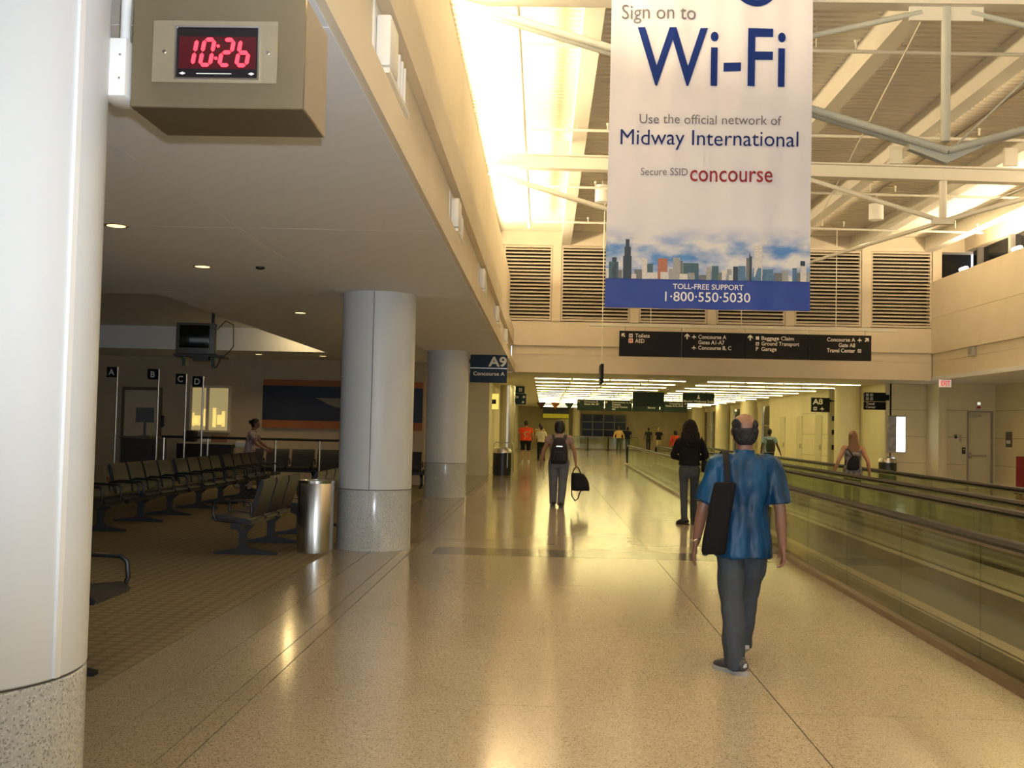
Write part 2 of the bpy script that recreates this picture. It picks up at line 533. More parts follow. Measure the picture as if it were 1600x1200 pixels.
# ------------------------------------------------------------------ roof
roof = setting('ceiling_hall')
pts = []
y = Y0
while y < 32.4:
    pts += [(y, 7.40), (y + .085, 7.40), (y + .105, 7.445), (y + .165, 7.445), (y + .185, 7.40)]
    y += 0.185
pr = pts + [(pts[-1][0], 7.55), (Y0, 7.55)]
mb = MB(); o = 0
n = len(pts)
for xx in (-2.8, 12.7):
    mb.v += [(xx, p[0], p[1]) for p in pts]
for i in range(n - 1):
    mb.f.append((i, i + 1, n + i + 1, n + i))
mb.box(-2.8, 12.7, Y0, 32.5, 7.47, 7.55)
mb.build('roof_deck', mat('deck_paint', (0.80, 0.74, 0.62), 0.5, noise=0.03, nscale=1.0), roof, smooth=False)
me = MB().box(0, .28, Y0, 32.2, 7.0, 7.03).box(.12, .16, Y0, 32.2, 7.03, 7.40).box(0, .28, Y0, 32.2, 7.36, 7.40).mesh('roof_beam', M_STEEL_P, False)
me = MB().box(0, .27, Y0, 32.2, 7.0, 7.40).mesh('roof_beam', M_STEEL_P, False)
for x in (-1.7, 0.41, 2.50, 4.58, 6.68, 8.95, 11.1):
    link('roof_beam', me, roof, (x, 0, 0))
# ------------------------------------------------------------------ corridor beyond
struct('ceiling_corridor', MB().box(-3.2, 12.4, 32.5, YF, 3.2, 3.35), mat('corridor_ceiling', (0.78, 0.74, 0.60), 0.7, noise=0.02), smooth=False)
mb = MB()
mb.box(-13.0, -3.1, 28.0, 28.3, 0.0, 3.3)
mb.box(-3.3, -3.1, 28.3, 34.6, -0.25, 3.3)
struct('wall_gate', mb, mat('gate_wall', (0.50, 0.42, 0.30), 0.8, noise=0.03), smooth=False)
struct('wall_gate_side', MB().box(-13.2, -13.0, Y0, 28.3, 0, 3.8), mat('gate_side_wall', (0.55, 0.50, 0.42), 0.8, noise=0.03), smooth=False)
mb = MB()
mb.box(-3.3, -1.77, 34.6, 36.4, -0.01, 3.2)
mb.box(-3.3, -2.0, 36.4, 86, -0.01, 3.2)
struct('wall_corridor_left', mb, M_YWALL, smooth=False)
mb = MB()
# display wall, return, door wall
mb.box(10.9, 12.2, 34.5, 34.8, 0, 3.2); mb.box(12.05, 12.3, 33.45, 34.5, 0, 3.2); mb.box(12.3, 13.0, 33.6, 33.9, 0, 3.2)
mb.box(13.72, 14.1, 33.6, 33.9, 0, 3.2); mb.box(13.0, 13.72, 33.6, 33.9, 2.36, 3.2)
mb.box(10.75, 10.95, 34.5, 40.0, 0, 3.2)
mb.box(10.95, 12.4, 40.0, 40.3, 0, 3.2)
mb.box(10.75, 11.2, 40.3, 52.0, 0, 3.2)
mb.box(11.2, 11.5, 52, 86, 0, 3.2)
struct('wall_corridor_right', mb, M_YWALL, smooth=False)
# ------------------------------------------------------------------ columns
def column(x, y, label, r=0.46, ztop=3.2, base=True, m=M_COL):
    t = thing('column', label, 'column', (x, y, 0), group='round columns')
    if base:
        MB().lathe([(r + .012, 0.0), (r + .012, .012), (r, .03), (r, .735), (r - .006, .74)], 64).build('granite_base', M_GRAN, t)
        MB().lathe([(r - .004, .748), (r, .752), (r, ztop)], 64).build('shaft', m, t)
        MB().lathe([(r - .012, .739), (r - .012, .75)], 64).build('reveal', M_JOINT, t)
    else:
        MB().lathe([(r, 0.0), (r, ztop)], 32).build('shaft', m, t)
    return t
c1 = column(-1.93, 3.42, 'near white round column at the left edge, clock mounted on its side')
a = math.radians(-14)
MB().box(-.012, .012, -.008, .004, .752, 3.19).build('cover_joint', M_WHITE, c1, (.462 * math.cos(a), .462 * math.sin(a), 0), (0, 0, a + PI / 2), smooth=False)
c2 = column(-2.12, 13.65, 'white round column with granite base next to the steel litter bin')
MB().box(-.004, .004, -.003, .003, .752, 3.19).build('cover_joint', M_JOINT, c2, (-.0, -.46, 0))
c3 = column(-2.15, 23.8, 'white round column with granite base beside the A9 gate sign')
column(-1.45, 42.4, 'shiny steel clad column beside the toilets sign', 0.3, m=M_STAIN, base=False)
column(10.38, 37.4, 'cream round column between the A8 sign and the Travel Center sign', 0.43, m=M_YWALL, base=False)
for y, w in ((56.0, 'nearest'), (64.0, 'middle'), (74.0, 'farthest')):
    column(10.5, y, w + ' of the three cream columns along the right corridor windows', 0.43, m=M_YWALL, base=False)

# ------------------------------------------------------------------ fluorescent strips of the corridor ceiling
M_TUBE = mat('fluorescent_diffuser', (0.9, 0.9, 0.8), 0.4, noise=0.01, emit=TUBE, estr=28.0)
me_t = MB().box(-.585, .585, -.033, .033, -.014, .0).mesh('diffuser', M_TUBE, False)
me_h = MB().box(-.6, .6, -.06, .06, .0, .03).mesh('housing', M_WHITE, False)
xs = [-.36 + .62 + 1.235 * i for i in range(4)] + [5.25 + .62 + 1.235 * i for i in range(4)]
rown = ['front', 'second', 'third', 'fourth', 'fifth', 'sixth', 'seventh', 'eighth', 'ninth', 'tenth', 'eleventh', 'twelfth', 'first added fill', 'second added fill', 'last added fill']  # last three rows are added strips, put in to brighten the far corridor
pos = ['leftmost', 'second', 'third', 'rightmost']
for r in range(15):
    for i, x in enumerate(xs):
        side = 'left' if i < 4 else 'right'
        t = thing('strip_light', '%s fluorescent strip in the %s row of the %s bank, corridor ceiling' % (pos[i % 4], rown[r], side), 'ceiling light',
                  (x, 35.2 + r * 2.85 if r < 12 else 70.3 + (r - 12) * 5.0, 3.17), group='fluorescent strips on the corridor ceiling')
        link('housing', me_h, t); link('diffuser', me_t, t)

# ------------------------------------------------------------------ roof trusses
def ibeam(mb, x0, x1, y, z0, z1, w):
    mb.box(x0, x1, y - w / 2, y + w / 2, z0, z0 + .03).box(x0, x1, y - w / 2, y + w / 2, z1 - .03, z1).box(x0, x1, y - .02, y + .02, z0 + .03, z1 - .03)
def truss_near():
    t = thing('roof_truss', 'grey steel roof truss with a long king post, the nearest truss above the banner', 'truss', (4.52, 12.4, 6.49))
    mb = MB(); ibeam(mb, -5.6, 7.6, 0, 0.0, .28, .24); mb.build('top_beam', M_STEEL_P, t, smooth=False)
    MB().cyl((0, 0, 0), (0, 0, -1.56), .052, 16).build('king_post', M_TRUSS, t)
    MB().box(-.42, .42, -.02, .02, -.16, 0).build('gusset_plate', M_STEEL_P, t, smooth=False)
    mb = MB(); mb.prism([(-.42, -1.52), (-.1, -1.62), (.1, -1.62), (.42, -1.52), (.42, -1.62), (0, -1.82), (-.42, -1.66)], 'y', -.05, .05)
    mb.build('node_plate', M_TRUSS, t, smooth=False)
    for s in (-1, 1):
        for dy in (-.07, .07):
            MB().cyl((0, dy, -1.68), (s * 5.62, dy, -.02), .045, 10).build('lower_chord', M_TRUSS, t)
        MB().cyl((s * .28, 0, -.06), (s * 3.2, 0, -.74), .035, 10).build('web_tube', M_TRUSS, t)
        MB().box(s * 1.9 - .12, s * 1.9 + .12, -.06, .06, -1.2, -1.08).build('batten', M_TRUSS, t, rot=(0, 0, 0), smooth=False)
    MB().cyl((.1, 0, -1.62), (1.75, 0, 0), .012, 6).build('tie_rod', M_TRUSS, t)
    MB().box(-.1, .1, -.06, .06, .28, .51).build('bearing', M_STEEL_P, t, smooth=False)
    for x in (-4.0, -1.88, 2.3, 4.55):
        MB().box(x - .1, x + .1, -.06, .06, .28, .51).build('bearing', M_STEEL_P, t, smooth=False)
truss_near()
t = thing('roof_truss', 'pale steel roof truss with two short posts crossing the hall behind the banner', 'truss', (4.45, 20.4, 6.40))
mb = MB(); ibeam(mb, -5.6, 7.7, 0, 0.0, .27, .24); mb.build('top_beam', M_STEEL_P, t, rot=(0, math.radians(.9), 0), smooth=False)
for s in (-1, 1):
    MB().cyl((s * 2.95, 0, .0), (s * 2.95, 0, -.75), .07, 12).build('post', M_STEEL_P, t)
    MB().box(s * 2.95 - .2, s * 2.95 + .2, -.05, .05, -.86, -.74).build('node_plate', M_STEEL_P, t, smooth=False)
    MB().cyl((s * 2.95, 0, -.8), (s * 5.6, 0, .0), .05, 10).build('lower_chord', M_STEEL_P, t)
    MB().cyl((s * 2.95, 0, -.8), (s * .3, 0, .0), .045, 10).build('lower_chord', M_STEEL_P, t)
    for x in (s * 2.05, s * 4.2):
        MB().box(x - .12, x + .12, -.05, .05, .27, .6).build('bearing', M_STEEL_P, t, smooth=False)
t = thing('roof_truss', 'grey roof beam overhead nearest the camera', 'truss', (4.5, 4.3, 6.49))
mb = MB(); ibeam(mb, -5.6, 7.6, 0, 0.0, .28, .24); mb.build('top_beam', M_STEEL_P, t, smooth=False)
# longitudinal bracing rods
o = MB().cyl((4.3, 12.4, 6.45), (7.55, 31.9, 7.05), .013, 6).build('bracing_rod', M_STEEL_P)
tag(o, 'thin steel bracing rod slanting from the near truss top to the end wall', 'rod')
o = MB().cyl((7.42, 20.4, 5.6), (7.75, 31.93, 6.62), .045, 10).build('bracing_tube', M_STEEL_P)
tag(o, 'pale bracing tube from the rear truss node to the end wall above the louvers', 'tube')
o = MB().cyl((7.5, 20.4, 5.65), (10.6, 20.4, 7.0), .014, 6).build('bracing_rod', M_STEEL_P)
tag(o, 'thin steel rod rising right from the short post of the rear truss', 'rod')

# ------------------------------------------------------------------ sprinkler pipes
t = thing('sprinkler_pipe', 'cream sprinkler main running along the bright left side of the roof', 'pipe', (-.42, 0, 6.93))
MB().cyl((0, -6, 0), (-.08, 28.7, 0), .045, 12).build('main', M_STEEL_P, t)
MB().sphere((-.08, 28.72, 0), .062).build('end_cap', M_STEEL_P, t)
for y, w in ((15.0, 'nearest'), (19.3, 'second'), (23.9, 'third'), (28.0, 'farthest')):
    t = thing('branch_pipe', w + ' of the four sprinkler branch pipes crossing under the roof deck', 'pipe', (-.42, y, 6.93), group='sprinkler branch pipes')
    MB().cyl((.06, 0, 0), (11.6, 0, -.1), .028, 8).build('tube', M_STEEL_P, t)
    for x in (.9, 4.1, 7.5, 10.9):
        MB().cyl((x, 0, .0), (x, 0, .47), .009, 6).build('hanger', M_STEEL_P, t)
        MB().cyl((x + .55, 0, .0), (x + .55, 0, .1), .016, 6).sphere((x + .55, 0, .11), .03, 8, 6).build('sprinkler', M_STEEL_P, t)
# pendant can lights with their conduit
for x, y, w in ((1.22, 24.5, 'left of the banner'), (7.85, 26.0, 'right of the banner'), (4.5, 9.0, 'above the walkways near the camera'), (1.0, 5.0, 'over the near floor'), (7.5, 16.0, 'over the far walkway')):
    t = thing('can_light', 'white cylindrical downlight hanging from the roof, ' + w, 'ceiling light', (x, y, 6.72), group='cylinder downlights')
    MB().lathe([(.155, .0), (.17, .0), (.17, .38), (.05, .40)], 24).build('can', M_WHITE, t)
    MB().cyl((0, 0, .40), (0, 0, .70), .012, 6).build('stem', M_STEEL_P, t)
    MB().lathe([(.02, .02), (.15, .02), (.15, .03)], 24).build('lens', mat('can_lens', (.9, .85, .7), .4, noise=.01, emit=WARM, estr=14), t)
    lamp('can_lamp', 'SPOT', (x, y, 6.68), 260, WARM, (0, 0, 0), spot_size=math.radians(120), spot_blend=.8, shadow_soft_size=.15)
o = MB().cyl((7.85, 25.9, 7.38), (7.85, 10, 7.38), .015, 6).build('conduit', mat('dark_conduit', (.3, .26, .2), .5, noise=.05))
tag(o, 'thin dark conduit along the roof deck to the right downlight', 'conduit')
# uplight lamps showing over the right parapet
for k in range(6):
    y = 29.9 - k * 3.35
    wh = ['farthest lamp, near the end wall louvers', 'second lamp from the end wall', 'third lamp from the end wall', 'fourth lamp from the end wall', 'fifth lamp from the end wall', 'sixth lamp from the end wall'][k]
    t = thing('cove_lamp', 'glowing uplight on top of the right parapet, ' + wh, 'lamp', (11.42, y, 6.10), group='uplights on the right parapet')
    MB().bbox(-.07, .07, -.16, .16, 0, .04, .01, 1).build('base', M_WHITE, t)
    MB().bbox(-.06, .06, -.22, .22, .04, .13, .04, 3).build('lens', mat('cove_lens', (.9, .85, .9), .4, noise=.01, emit=(1, .86, .86), estr=9), t)
# ------------------------------------------------------------------ white units in the left fascia recess
for k, y in enumerate((6.55, 11.55, 16.5, 21.5, 26.4)):
    wh = ['nearest, beside the clock', 'second along the fascia', 'third along the fascia', 'fourth along the fascia', 'farthest, near the end wall'][k]
    t = thing('wall_vent', 'white finned vent unit in the left fascia recess, ' + wh, 'vent', (-1.03, y, 3.62), group='white vent units in the fascia recess')
    MB().box(0, .012, -.48, .5, -.02, .36).build('back_plate', M_WHITE, t, smooth=False)
    MB().bbox(.012, .10, -.42, -.1, 0, .30, .015, 2).build('housing', M_WHITE, t)
    for q in range(4):
        MB().box(.012, .085, -.04 + q * .13, -.01 + q * .13, 0, .24).build('fin', M_WHITE, t, smooth=False)
    MB().box(.0, .10, -.44, .48, -.05, -.02).build('tray', M_WHITE, t, smooth=False)
# ------------------------------------------------------------------ downlights in the gate ceiling
M_DL = mat('downlight_lens', (.9, .8, .5), .3, noise=.01, emit=(1, .74, .32), estr=2.2)
for x, y, w in ((-3.68, 9.05, 'nearest, beside the near column'), (-3.68, 11.38, 'second from the camera'), (-3.68, 16.03, 'left of the granite-based column'),
                (-6.83, 12.9, 'left, partly hidden by the near column'), (-6.98, 26.1, 'far, above the mural'), (-5.45, 26.3, 'far, right of the ceiling coffer')):
    t = thing('downlight', 'recessed round downlight in the gate ceiling, ' + w, 'ceiling light', (x, y, 3.192), group='recessed downlights in the gate ceiling')
    MB().lathe([(.075, -.004), (.10, -.006), (.105, 0)], 24).build('trim_ring', M_CLOCK2, t)
    MB().lathe([(.01, -.005), (.078, -.005), (.078, -.001)], 24).build('lens', M_DL, t)
lamp('gate_lamp', 'POINT', (-5.6, 24.2, 3.45), 16, (1, .70, .30), shadow_soft_size=.06)
lamp('gate_lamp', 'SPOT', (-6.98, 26.1, 3.17), 60, (1, .72, .34), spot_size=2.4, spot_blend=.7, shadow_soft_size=.08)
lamp('gate_lamp', 'SPOT', (-3.68, 16.03, 3.17), 28, (1, .72, .34), spot_size=2.2, spot_blend=.7, shadow_soft_size=.08)
lamp('gate_lamp', 'SPOT', (-3.68, 9.05, 3.17), 28, (1, .72, .34), spot_size=2.2, spot_blend=.7, shadow_soft_size=.08)
o = MB().lathe([(.01, -.03), (.045, -.02), (.05, 0)], 16).build('ceiling_sprinkler', M_BLACK, None, (-3.05, 11.35, 3.192))
tag(o, 'small dark sprinkler head in the gate ceiling right of a downlight', 'sprinkler')

# ------------------------------------------------------------------ moving walkways
M_BELT = mat('walkway_belt', (.05, .05, .05), .55, noise=.2, nscale=3, stretch=(40, .3, 1))
def walkway(x0, x1, ya, yb, label, rz=-.0169):
    t = thing('moving_walkway', label, 'moving walkway', (0, 0, 0), rz)
    L = yb - ya
    for x, s in ((x0, 1), (x1, -1)):
        MB().box(x - .08 * s, x + .02 * s, ya, yb, 0.002, .055).build('outer_skirt', M_BRONZE, t, smooth=False)
        MB().box(x + .02 * s, x + .05 * s, ya, yb, 0.002, .16).box(x + .05 * s, x + .17 * s, ya, yb, .002, .17).build('inner_skirt', M_BRONZE, t, smooth=False)
        n = int(round((L - .9) / 1.75)); pl = (L - .9) / n
        me = MB().box(-.006, .006, -pl / 2 + .005, pl / 2 - .005, .055, .83).mesh('glass_panel', M_GLASS, False)
        for k in range(n):
            link('glass_panel', me, t, (x, ya + .45 + (k + .5) * pl, 0))
        for yy, d in ((ya + .45, -1), (yb - .45, 1)):
            pts = [(0, .055)] + [(d * .38 * math.sin(a), .445 - .385 * math.cos(a)) for a in [PI * q / 10 for q in range(11)]]
            MB().prism([(yy + p[0], p[1]) for p in pts], 'x', x - .006, x + .006).build('end_glass', M_GLASS, t, smooth=False)
        pts = [(-.045, .84), (.045, .84), (.052, .87), (.045, .90), (.02, .915), (-.02, .915), (-.045, .90), (-.052, .87)]
        h = MB()
        hp = [(x, ya + .45 - .42 * math.sin(a), .455 - .42 * math.cos(a)) for a in [PI * q / 10 for q in range(11)]]
        hp += [(x, yb - .45 + .42 * math.sin(a), .455 + .42 * math.cos(a)) for a in [PI * q / 10 for q in range(11)]]
        o = len(h.v); nn = 8
        for i, p in enumerate(hp):
            p = Vector(p)
            tg = (Vector(hp[min(i + 1, len(hp) - 1)]) - Vector(hp[max(i - 1, 0)])).normalized()
            nr = Vector((1, 0, 0)).cross(tg).normalized()
            for k in range(nn):
                an = 2 * PI * k / nn
                h.v.append(tuple(p + Vector((1, 0, 0)) * .05 * math.cos(an) + nr * .034 * math.sin(an)))
        for i in range(len(hp) - 1):
            for k in range(nn):
                h.f.append((o + i * nn + k, o + i * nn + (k + 1) % nn, o + (i + 1) * nn + (k + 1) % nn, o + (i + 1) * nn + k))
        h.f.append(tuple(range(o, o + nn))); h.f.append(tuple(range(len(h.v) - nn, len(h.v))))
        h.build('handrail', M_RUBBER, t)
        MB().box(x - .022, x + .022, ya + .45, yb - .45, .826, .848).build('rail_track', M_STAIN, t, smooth=False)
        for yy in (ya + .1, yb - .1):
            MB().bbox(x - .09, x + .16, yy - .35, yy + .35, .002, .11, .03, 2).build('newel_base', M_STAIN, t)
    MB().box(x0 + .17, x1 - .17, ya - .3, yb + .3, .002, .012).build('belt', M_BELT, t, smooth=False)
    for yy in (ya - .5, yb + .5):
        MB().box(x0 + .05, x1 - .05, yy - .6, yy + .6, .002, .016).build('comb_plate', M_STAIN, t, smooth=False)
    return t
wk = walkway(2.86, 4.10, 0.2, 47.6, 'glass sided moving walkway with black handrails nearest the man in blue')
walkway(4.82, 6.11, 0.2, 47.6, 'glass sided moving walkway along the right, carrying the woman in the floral top')
o = MB().box(4.19, 4.73, 0.2, 47.6, .002, .14).build('median_cover', M_BRONZE, wk, smooth=False)
# ------------------------------------------------------------------ clock on the near column
t = thing('wall_clock', 'bronze boxed digital clock with red numerals on the near column', 'clock', (-1.135, 3.60, 2.61))
MB().bbox(-.298, .298, 0, .36, 0, .385, .004, 1).build('housing', M_CLOCK, t)
fp = MB().bbox(-.225, .205, -.006, .0, .085, .30, .002, 1).build('face_plate', M_CLOCK2, t)
mb = MB(); mb.box(-.145, .145, -.016, -.006, .094, .10).box(-.145, .145, -.016, -.006, .272, .278).box(-.145, -.139, -.016, -.006, .10, .272).box(.139, .145, -.016, -.006, .10, .272)
mb.build('bezel', M_CHROME, t, smooth=False)
dp = MB().box(-.139, .139, -.009, -.006, .10, .272).build('display', mat('display_black', (.008, .006, .008), .25, noise=.1), t, smooth=False)
MB().box(-.132, .132, -.0095, -.009, .132, .243).build('display_window', mat('display_red', (.035, .004, .006), .2, noise=.1, emit=(.35, .02, .03), estr=.12), dp, smooth=False)
M_LED = mat('led_red', (.6, .02, .03), .4, noise=.01, emit=(1.0, .035, .06), estr=3.0)
SEG = {'1': 'bc', '0': 'abcdef', '2': 'abged', '6': 'cdefg'}
def digit(ch, x, z, w, h):
    mb = MB(); e = .0065; g = .0022
    def seg(p, q):
        d = (q[0] - p[0], q[1] - p[1]); l = math.hypot(*d); u = (d[0] / l, d[1] / l); nrm = (-u[1] * e, u[0] * e)
        a = (p[0] + u[0] * g, p[1] + u[1] * g); b = (q[0] - u[0] * g, q[1] - u[1] * g)
        pts = [a, (a[0] + u[0] * e + nrm[0], a[1] + u[1] * e + nrm[1]), (b[0] - u[0] * e + nrm[0], b[1] - u[1] * e + nrm[1]), b,
               (b[0] - u[0] * e - nrm[0], b[1] - u[1] * e - nrm[1]), (a[0] + u[0] * e - nrm[0], a[1] + u[1] * e - nrm[1])]
        mb.prism([(x + px + (pz) * .16, z + pz) for px, pz in pts], 'y', -.0125, -.0097)
    P = {'a': ((0, h), (w, h)), 'b': ((w, h / 2), (w, h)), 'c': ((w, 0), (w, h / 2)), 'd': ((0, 0), (w, 0)), 'e': ((0, 0), (0, h / 2)), 'f': ((0, h / 2), (0, h)), 'g': ((0, h / 2), (w, h / 2))}
    for s in SEG[ch]: seg(*P[s])
    return mb
for ch, x in (('1', -.118), ('0', -.058), ('2', .008), ('6', .066)):
    digit(ch, x, .145, .034, .087).build('digit', M_LED, t, smooth=False)
mb = MB()
for z in (.168, .21):
    mb.cyl((-.008 + (z - .145) * .16, -.0125, z), (-.008 + (z - .145) * .16, -.0097, z), .0055, 10)
mb.build('colon', M_LED, t)
for x in (-.183, .172):
    MB().cyl((x, -.011, .19), (x, -.005, .19), .006, 10).build('screw', M_CHROME, t)
for x in (-.118, .118):
    mb = MB(); mb.prism([(x - .011, .116), (x, .111), (x + .011, .116), (x, .121)], 'y', -.0098, -.009); mb.build('emblem', M_LET, dp, smooth=False)
MB().box(-.07, .05, -.0098, -.009, .1145, .1165).build('maker_line', M_LET, dp, smooth=False)
t = thing('junction_box', 'small white junction box between the near column and the clock', 'junction box', (-1.475, 3.62, 2.64))
MB().bbox(-.055, .035, -.05, .12, 0, .20, .008, 2).build('box', M_WHITE, t)
for z in (.06, .14):
    MB().cyl((.015, -.053, z), (.015, -.048, z), .004, 8).build('screw', M_STAIN, t)
MB().cyl((-.01, .05, .20), (-.01, .05, .53), .018, 10).build('conduit', M_WHITE, t)

# ------------------------------------------------------------------ hanging banner
def banner_mat():
    m = bpy.data.materials.new('banner_print'); m.use_nodes = True
    nt = m.node_tree; b = nt.nodes['Principled BSDF']; b.inputs['Roughness'].default_value = .55
    tc = nt.nodes.new('ShaderNodeTexCoord'); sp = nt.nodes.new('ShaderNodeSeparateXYZ')
    nt.links.new(tc.outputs['Object'], sp.inputs[0])
    n = nt.nodes.new('ShaderNodeTexNoise'); n.inputs['Scale'].default_value = 2.2; n.inputs['Detail'].default_value = 6
    mp = nt.nodes.new('ShaderNodeMapping'); mp.inputs['Scale'].default_value = (1, 1, 2.2)
    nt.links.new(tc.outputs['Object'], mp.inputs[0]); nt.links.new(mp.outputs[0], n.inputs['Vector'])
    cl = nt.nodes.new('ShaderNodeValToRGB')
    cl.color_ramp.elements[0].position = .40; cl.color_ramp.elements[0].color = (.07, .23, .62, 1)
    cl.color_ramp.elements[1].position = .60; cl.color_ramp.elements[1].color = (.72, .74, .80, 1)
    nt.links.new(n.outputs['Fac'], cl.inputs['Fac'])
    mr = nt.nodes.new('ShaderNodeMapRange'); mr.inputs['From Min'].default_value = .66; mr.inputs['From Max'].default_value = .98; mr.interpolation_type = 'SMOOTHSTEP'
    nt.links.new(sp.outputs['Z'], mr.inputs['Value'])
    mx = nt.nodes.new('ShaderNodeMix'); mx.data_type = 'RGBA'
    nt.links.new(mr.outputs[0], mx.inputs[0]); nt.links.new(cl.outputs['Color'], mx.inputs[6]); mx.inputs[7].default_value = (.75, .76, .87, 1)
    gt = nt.nodes.new('ShaderNodeMath'); gt.operation = 'GREATER_THAN'; gt.inputs[1].default_value = .33
    nt.links.new(sp.outputs['Z'], gt.inputs[0])
    mx2 = nt.nodes.new('ShaderNodeMix'); mx2.data_type = 'RGBA'; mx2.inputs[6].default_value = (.010, .045, .32, 1)
    nt.links.new(gt.outputs[0], mx2.inputs[0]); nt.links.new(mx.outputs[2], mx2.inputs[7])
    nt.links.new(mx2.outputs[2], b.inputs['Base Color'])
    return m
BW, BH = 2.28, 3.62
def warp(x, z):
    f = max(0, min(1, z / BH))
    return .010 * math.sin(x * 7.5 + z * .7) * (0.4 + .6 * f) + .006 * math.sin(x * 17 + 2 - z) + .012 * math.sin(z * 1.7) + (.02 * math.sin(x * 11 + z * 9) * max(0, 1 - z / .3) ** 2)
bn = thing('hanging_banner', 'tall white wireless network banner with blue lettering and a city skyline print', 'banner', (1.79, 12.08, 2.915))
mb = MB(); nx, nz = 48, 76
for s, off in ((0, 0.0), (1, .004)):
    for j in range(nz + 1):
        for i in range(nx + 1):
            x = (i / nx - .5) * BW; z = j / nz * BH
            mb.v.append((x * (1 - .012 * z / BH), warp(x, z) + off, z))
st = (nx + 1) * (nz + 1)
for j in range(nz):
    for i in range(nx):
        a = j * (nx + 1) + i
        mb.f.append((a, a + 1, a + nx + 2, a + nx + 1)); mb.f.append((st + a, st + a + nx + 1, st + a + nx + 2, st + a + 1))
for i in range(nx):
    mb.f.append((i, st + i, st + i + 1, i + 1)); q = nz * (nx + 1) + i; mb.f.append((q, q + 1, st + q + 1, st + q))
for j in range(nz):
    a = j * (nx + 1); mb.f.append((a, a + nx + 1, st + a + nx + 1, st + a)); a += nx; mb.f.append((a, st + a, st + a + nx + 1, a + nx + 1))
mb.build('cloth', banner_mat(), bn)
MB().cyl((-1.15, .03, BH + .005), (1.15, .03, BH + .005), .02, 10).build('top_bar', M_STAIN, bn)
mb = MB()
for x in (-1.0, 1.0): mb.cyl((x, .03, BH), (x, .03, BH + .28), .008, 6)
mb.build('cord', M_STAIN, bn)
INK_B = mat('ink_blue', (.008, .030, .20), .6, noise=.02, spec=.15); INK_G = mat('ink_grey', (.17, .165, .19), .6, noise=.02, spec=.15); INK_N = mat('ink_navy', (.012, .026, .15), .6, noise=.02, spec=.15)
INK_R = mat('ink_red', (.28, .03, .04), .6, noise=.02, spec=.15); INK_W = mat('ink_white', (.8, .8, .82), .5, noise=.01)
def bt(s, x, z, h, m, w, bold=0.0, al='L', split=True):
    text(bn, s, x, z, h, m, width=w, align=al, y=-.010, bold=bold, warp=warp, split=split)
bt('Sign on to', -1.01, 3.275, .165, INK_G, .83)
bt('Wi-Fi', -.83, 2.525, .655, INK_B, 1.66, .006, split=True)
bt('Use the official network of', -.79, 2.085, .105, INK_G, 1.585)
bt('Midway International', -1.0, 1.845, .172, INK_N, 1.985)
bt('Secure SSID', -.765, 1.502, .082, INK_G, .525)
bt('concourse', -.215, 1.44, .185, INK_R, .92, .006)
bt('TOLL-FREE SUPPORT', -.385, .222, .058, INK_W, .785, .012)
bt('1\u00b7800\u00b7550\u00b75030', -.47, .085, .105, INK_W, .945, .006)
mb = MB(); cx, cz = .49, 3.79
for k in range(16):
    a0 = PI + PI * k / 16; a1 = PI + PI * (k + 1) / 16
    w0 = .025 + .05 * math.sin(PI * k / 16); w1 = .025 + .05 * math.sin(PI * (k + 1) / 16)
    q = [(cx + .30 * math.cos(a0), cz + .36 * math.sin(a0)), (cx + .30 * math.cos(a1), cz + .36 * math.sin(a1)),
         (cx + (.30 - w1 * .6) * math.cos(a1), cz + (.36 - w1) * math.sin(a1)), (cx + (.30 - w0 * .6) * math.cos(a0), cz + (.36 - w0) * math.sin(a0))]
    if max(p[1] for p in q) < BH + .2 and max(p[1] for p in q) < BH - .005:
        o = len(mb.v); mb.v += [(p[0], -.010 + warp(*p), p[1]) for p in q]; mb.f.append((o, o + 1, o + 2, o + 3))
mb.build('swoosh', INK_B, bn, smooth=False)
SK = {'navy': (.02, .045, .08), 'teal': (.035, .10, .15), 'grey': (.30, .32, .34), 'light': (.60, .60, .62), 'brick': (.36, .14, .09), 'blue': (.07, .17, .32), 'dim': (.13, .15, .17)}
BL = [('light', 40, 80, 418), ('dim', 80, 160, 432), ('teal', 62, 134, 372), ('navy', 85, 120, 340), ('navy', 165, 230, 330), ('navy', 174, 224, 262), ('navy', 182, 212, 206), ('light', 160, 225, 452),
      ('dim', 250, 315, 428), ('light', 305, 345, 345), ('teal', 333, 388, 386), ('brick', 420, 492, 348), ('light', 225, 300, 462), ('light', 300, 420, 452), ('light', 440, 500, 448), ('grey', 500, 545, 425), ('grey', 530, 585, 342), ('dim', 583, 606, 368), ('teal', 605, 720, 384),
      ('light', 580, 640, 462), ('grey', 640, 720, 455), ('dim', 720, 780, 470), ('grey', 775, 812, 410), ('teal', 815, 866, 404), ('dim', 860, 890, 452), ('light', 885, 922, 434), ('grey', 925, 962, 428), ('light', 940, 975, 470), ('navy', 970, 1008, 408), ('blue', 1008, 1062, 404),
      ('dim', 1065, 1090, 345), ('navy', 1086, 1108, 334), ('light', 1120, 1182, 256), ('blue', 1115, 1175, 420), ('blue', 1185, 1265, 430), ('dim', 1270, 1332, 455), ('grey', 1325, 1372, 436), ('light', 1370, 1404, 478), ('blue', 1400, 1436, 420), ('dim', 1436, 1462, 455), ('navy', 1460, 1496, 368), ('light', 1460, 1506, 404), ('grey', 1506, 1532, 450)]
groups = {}
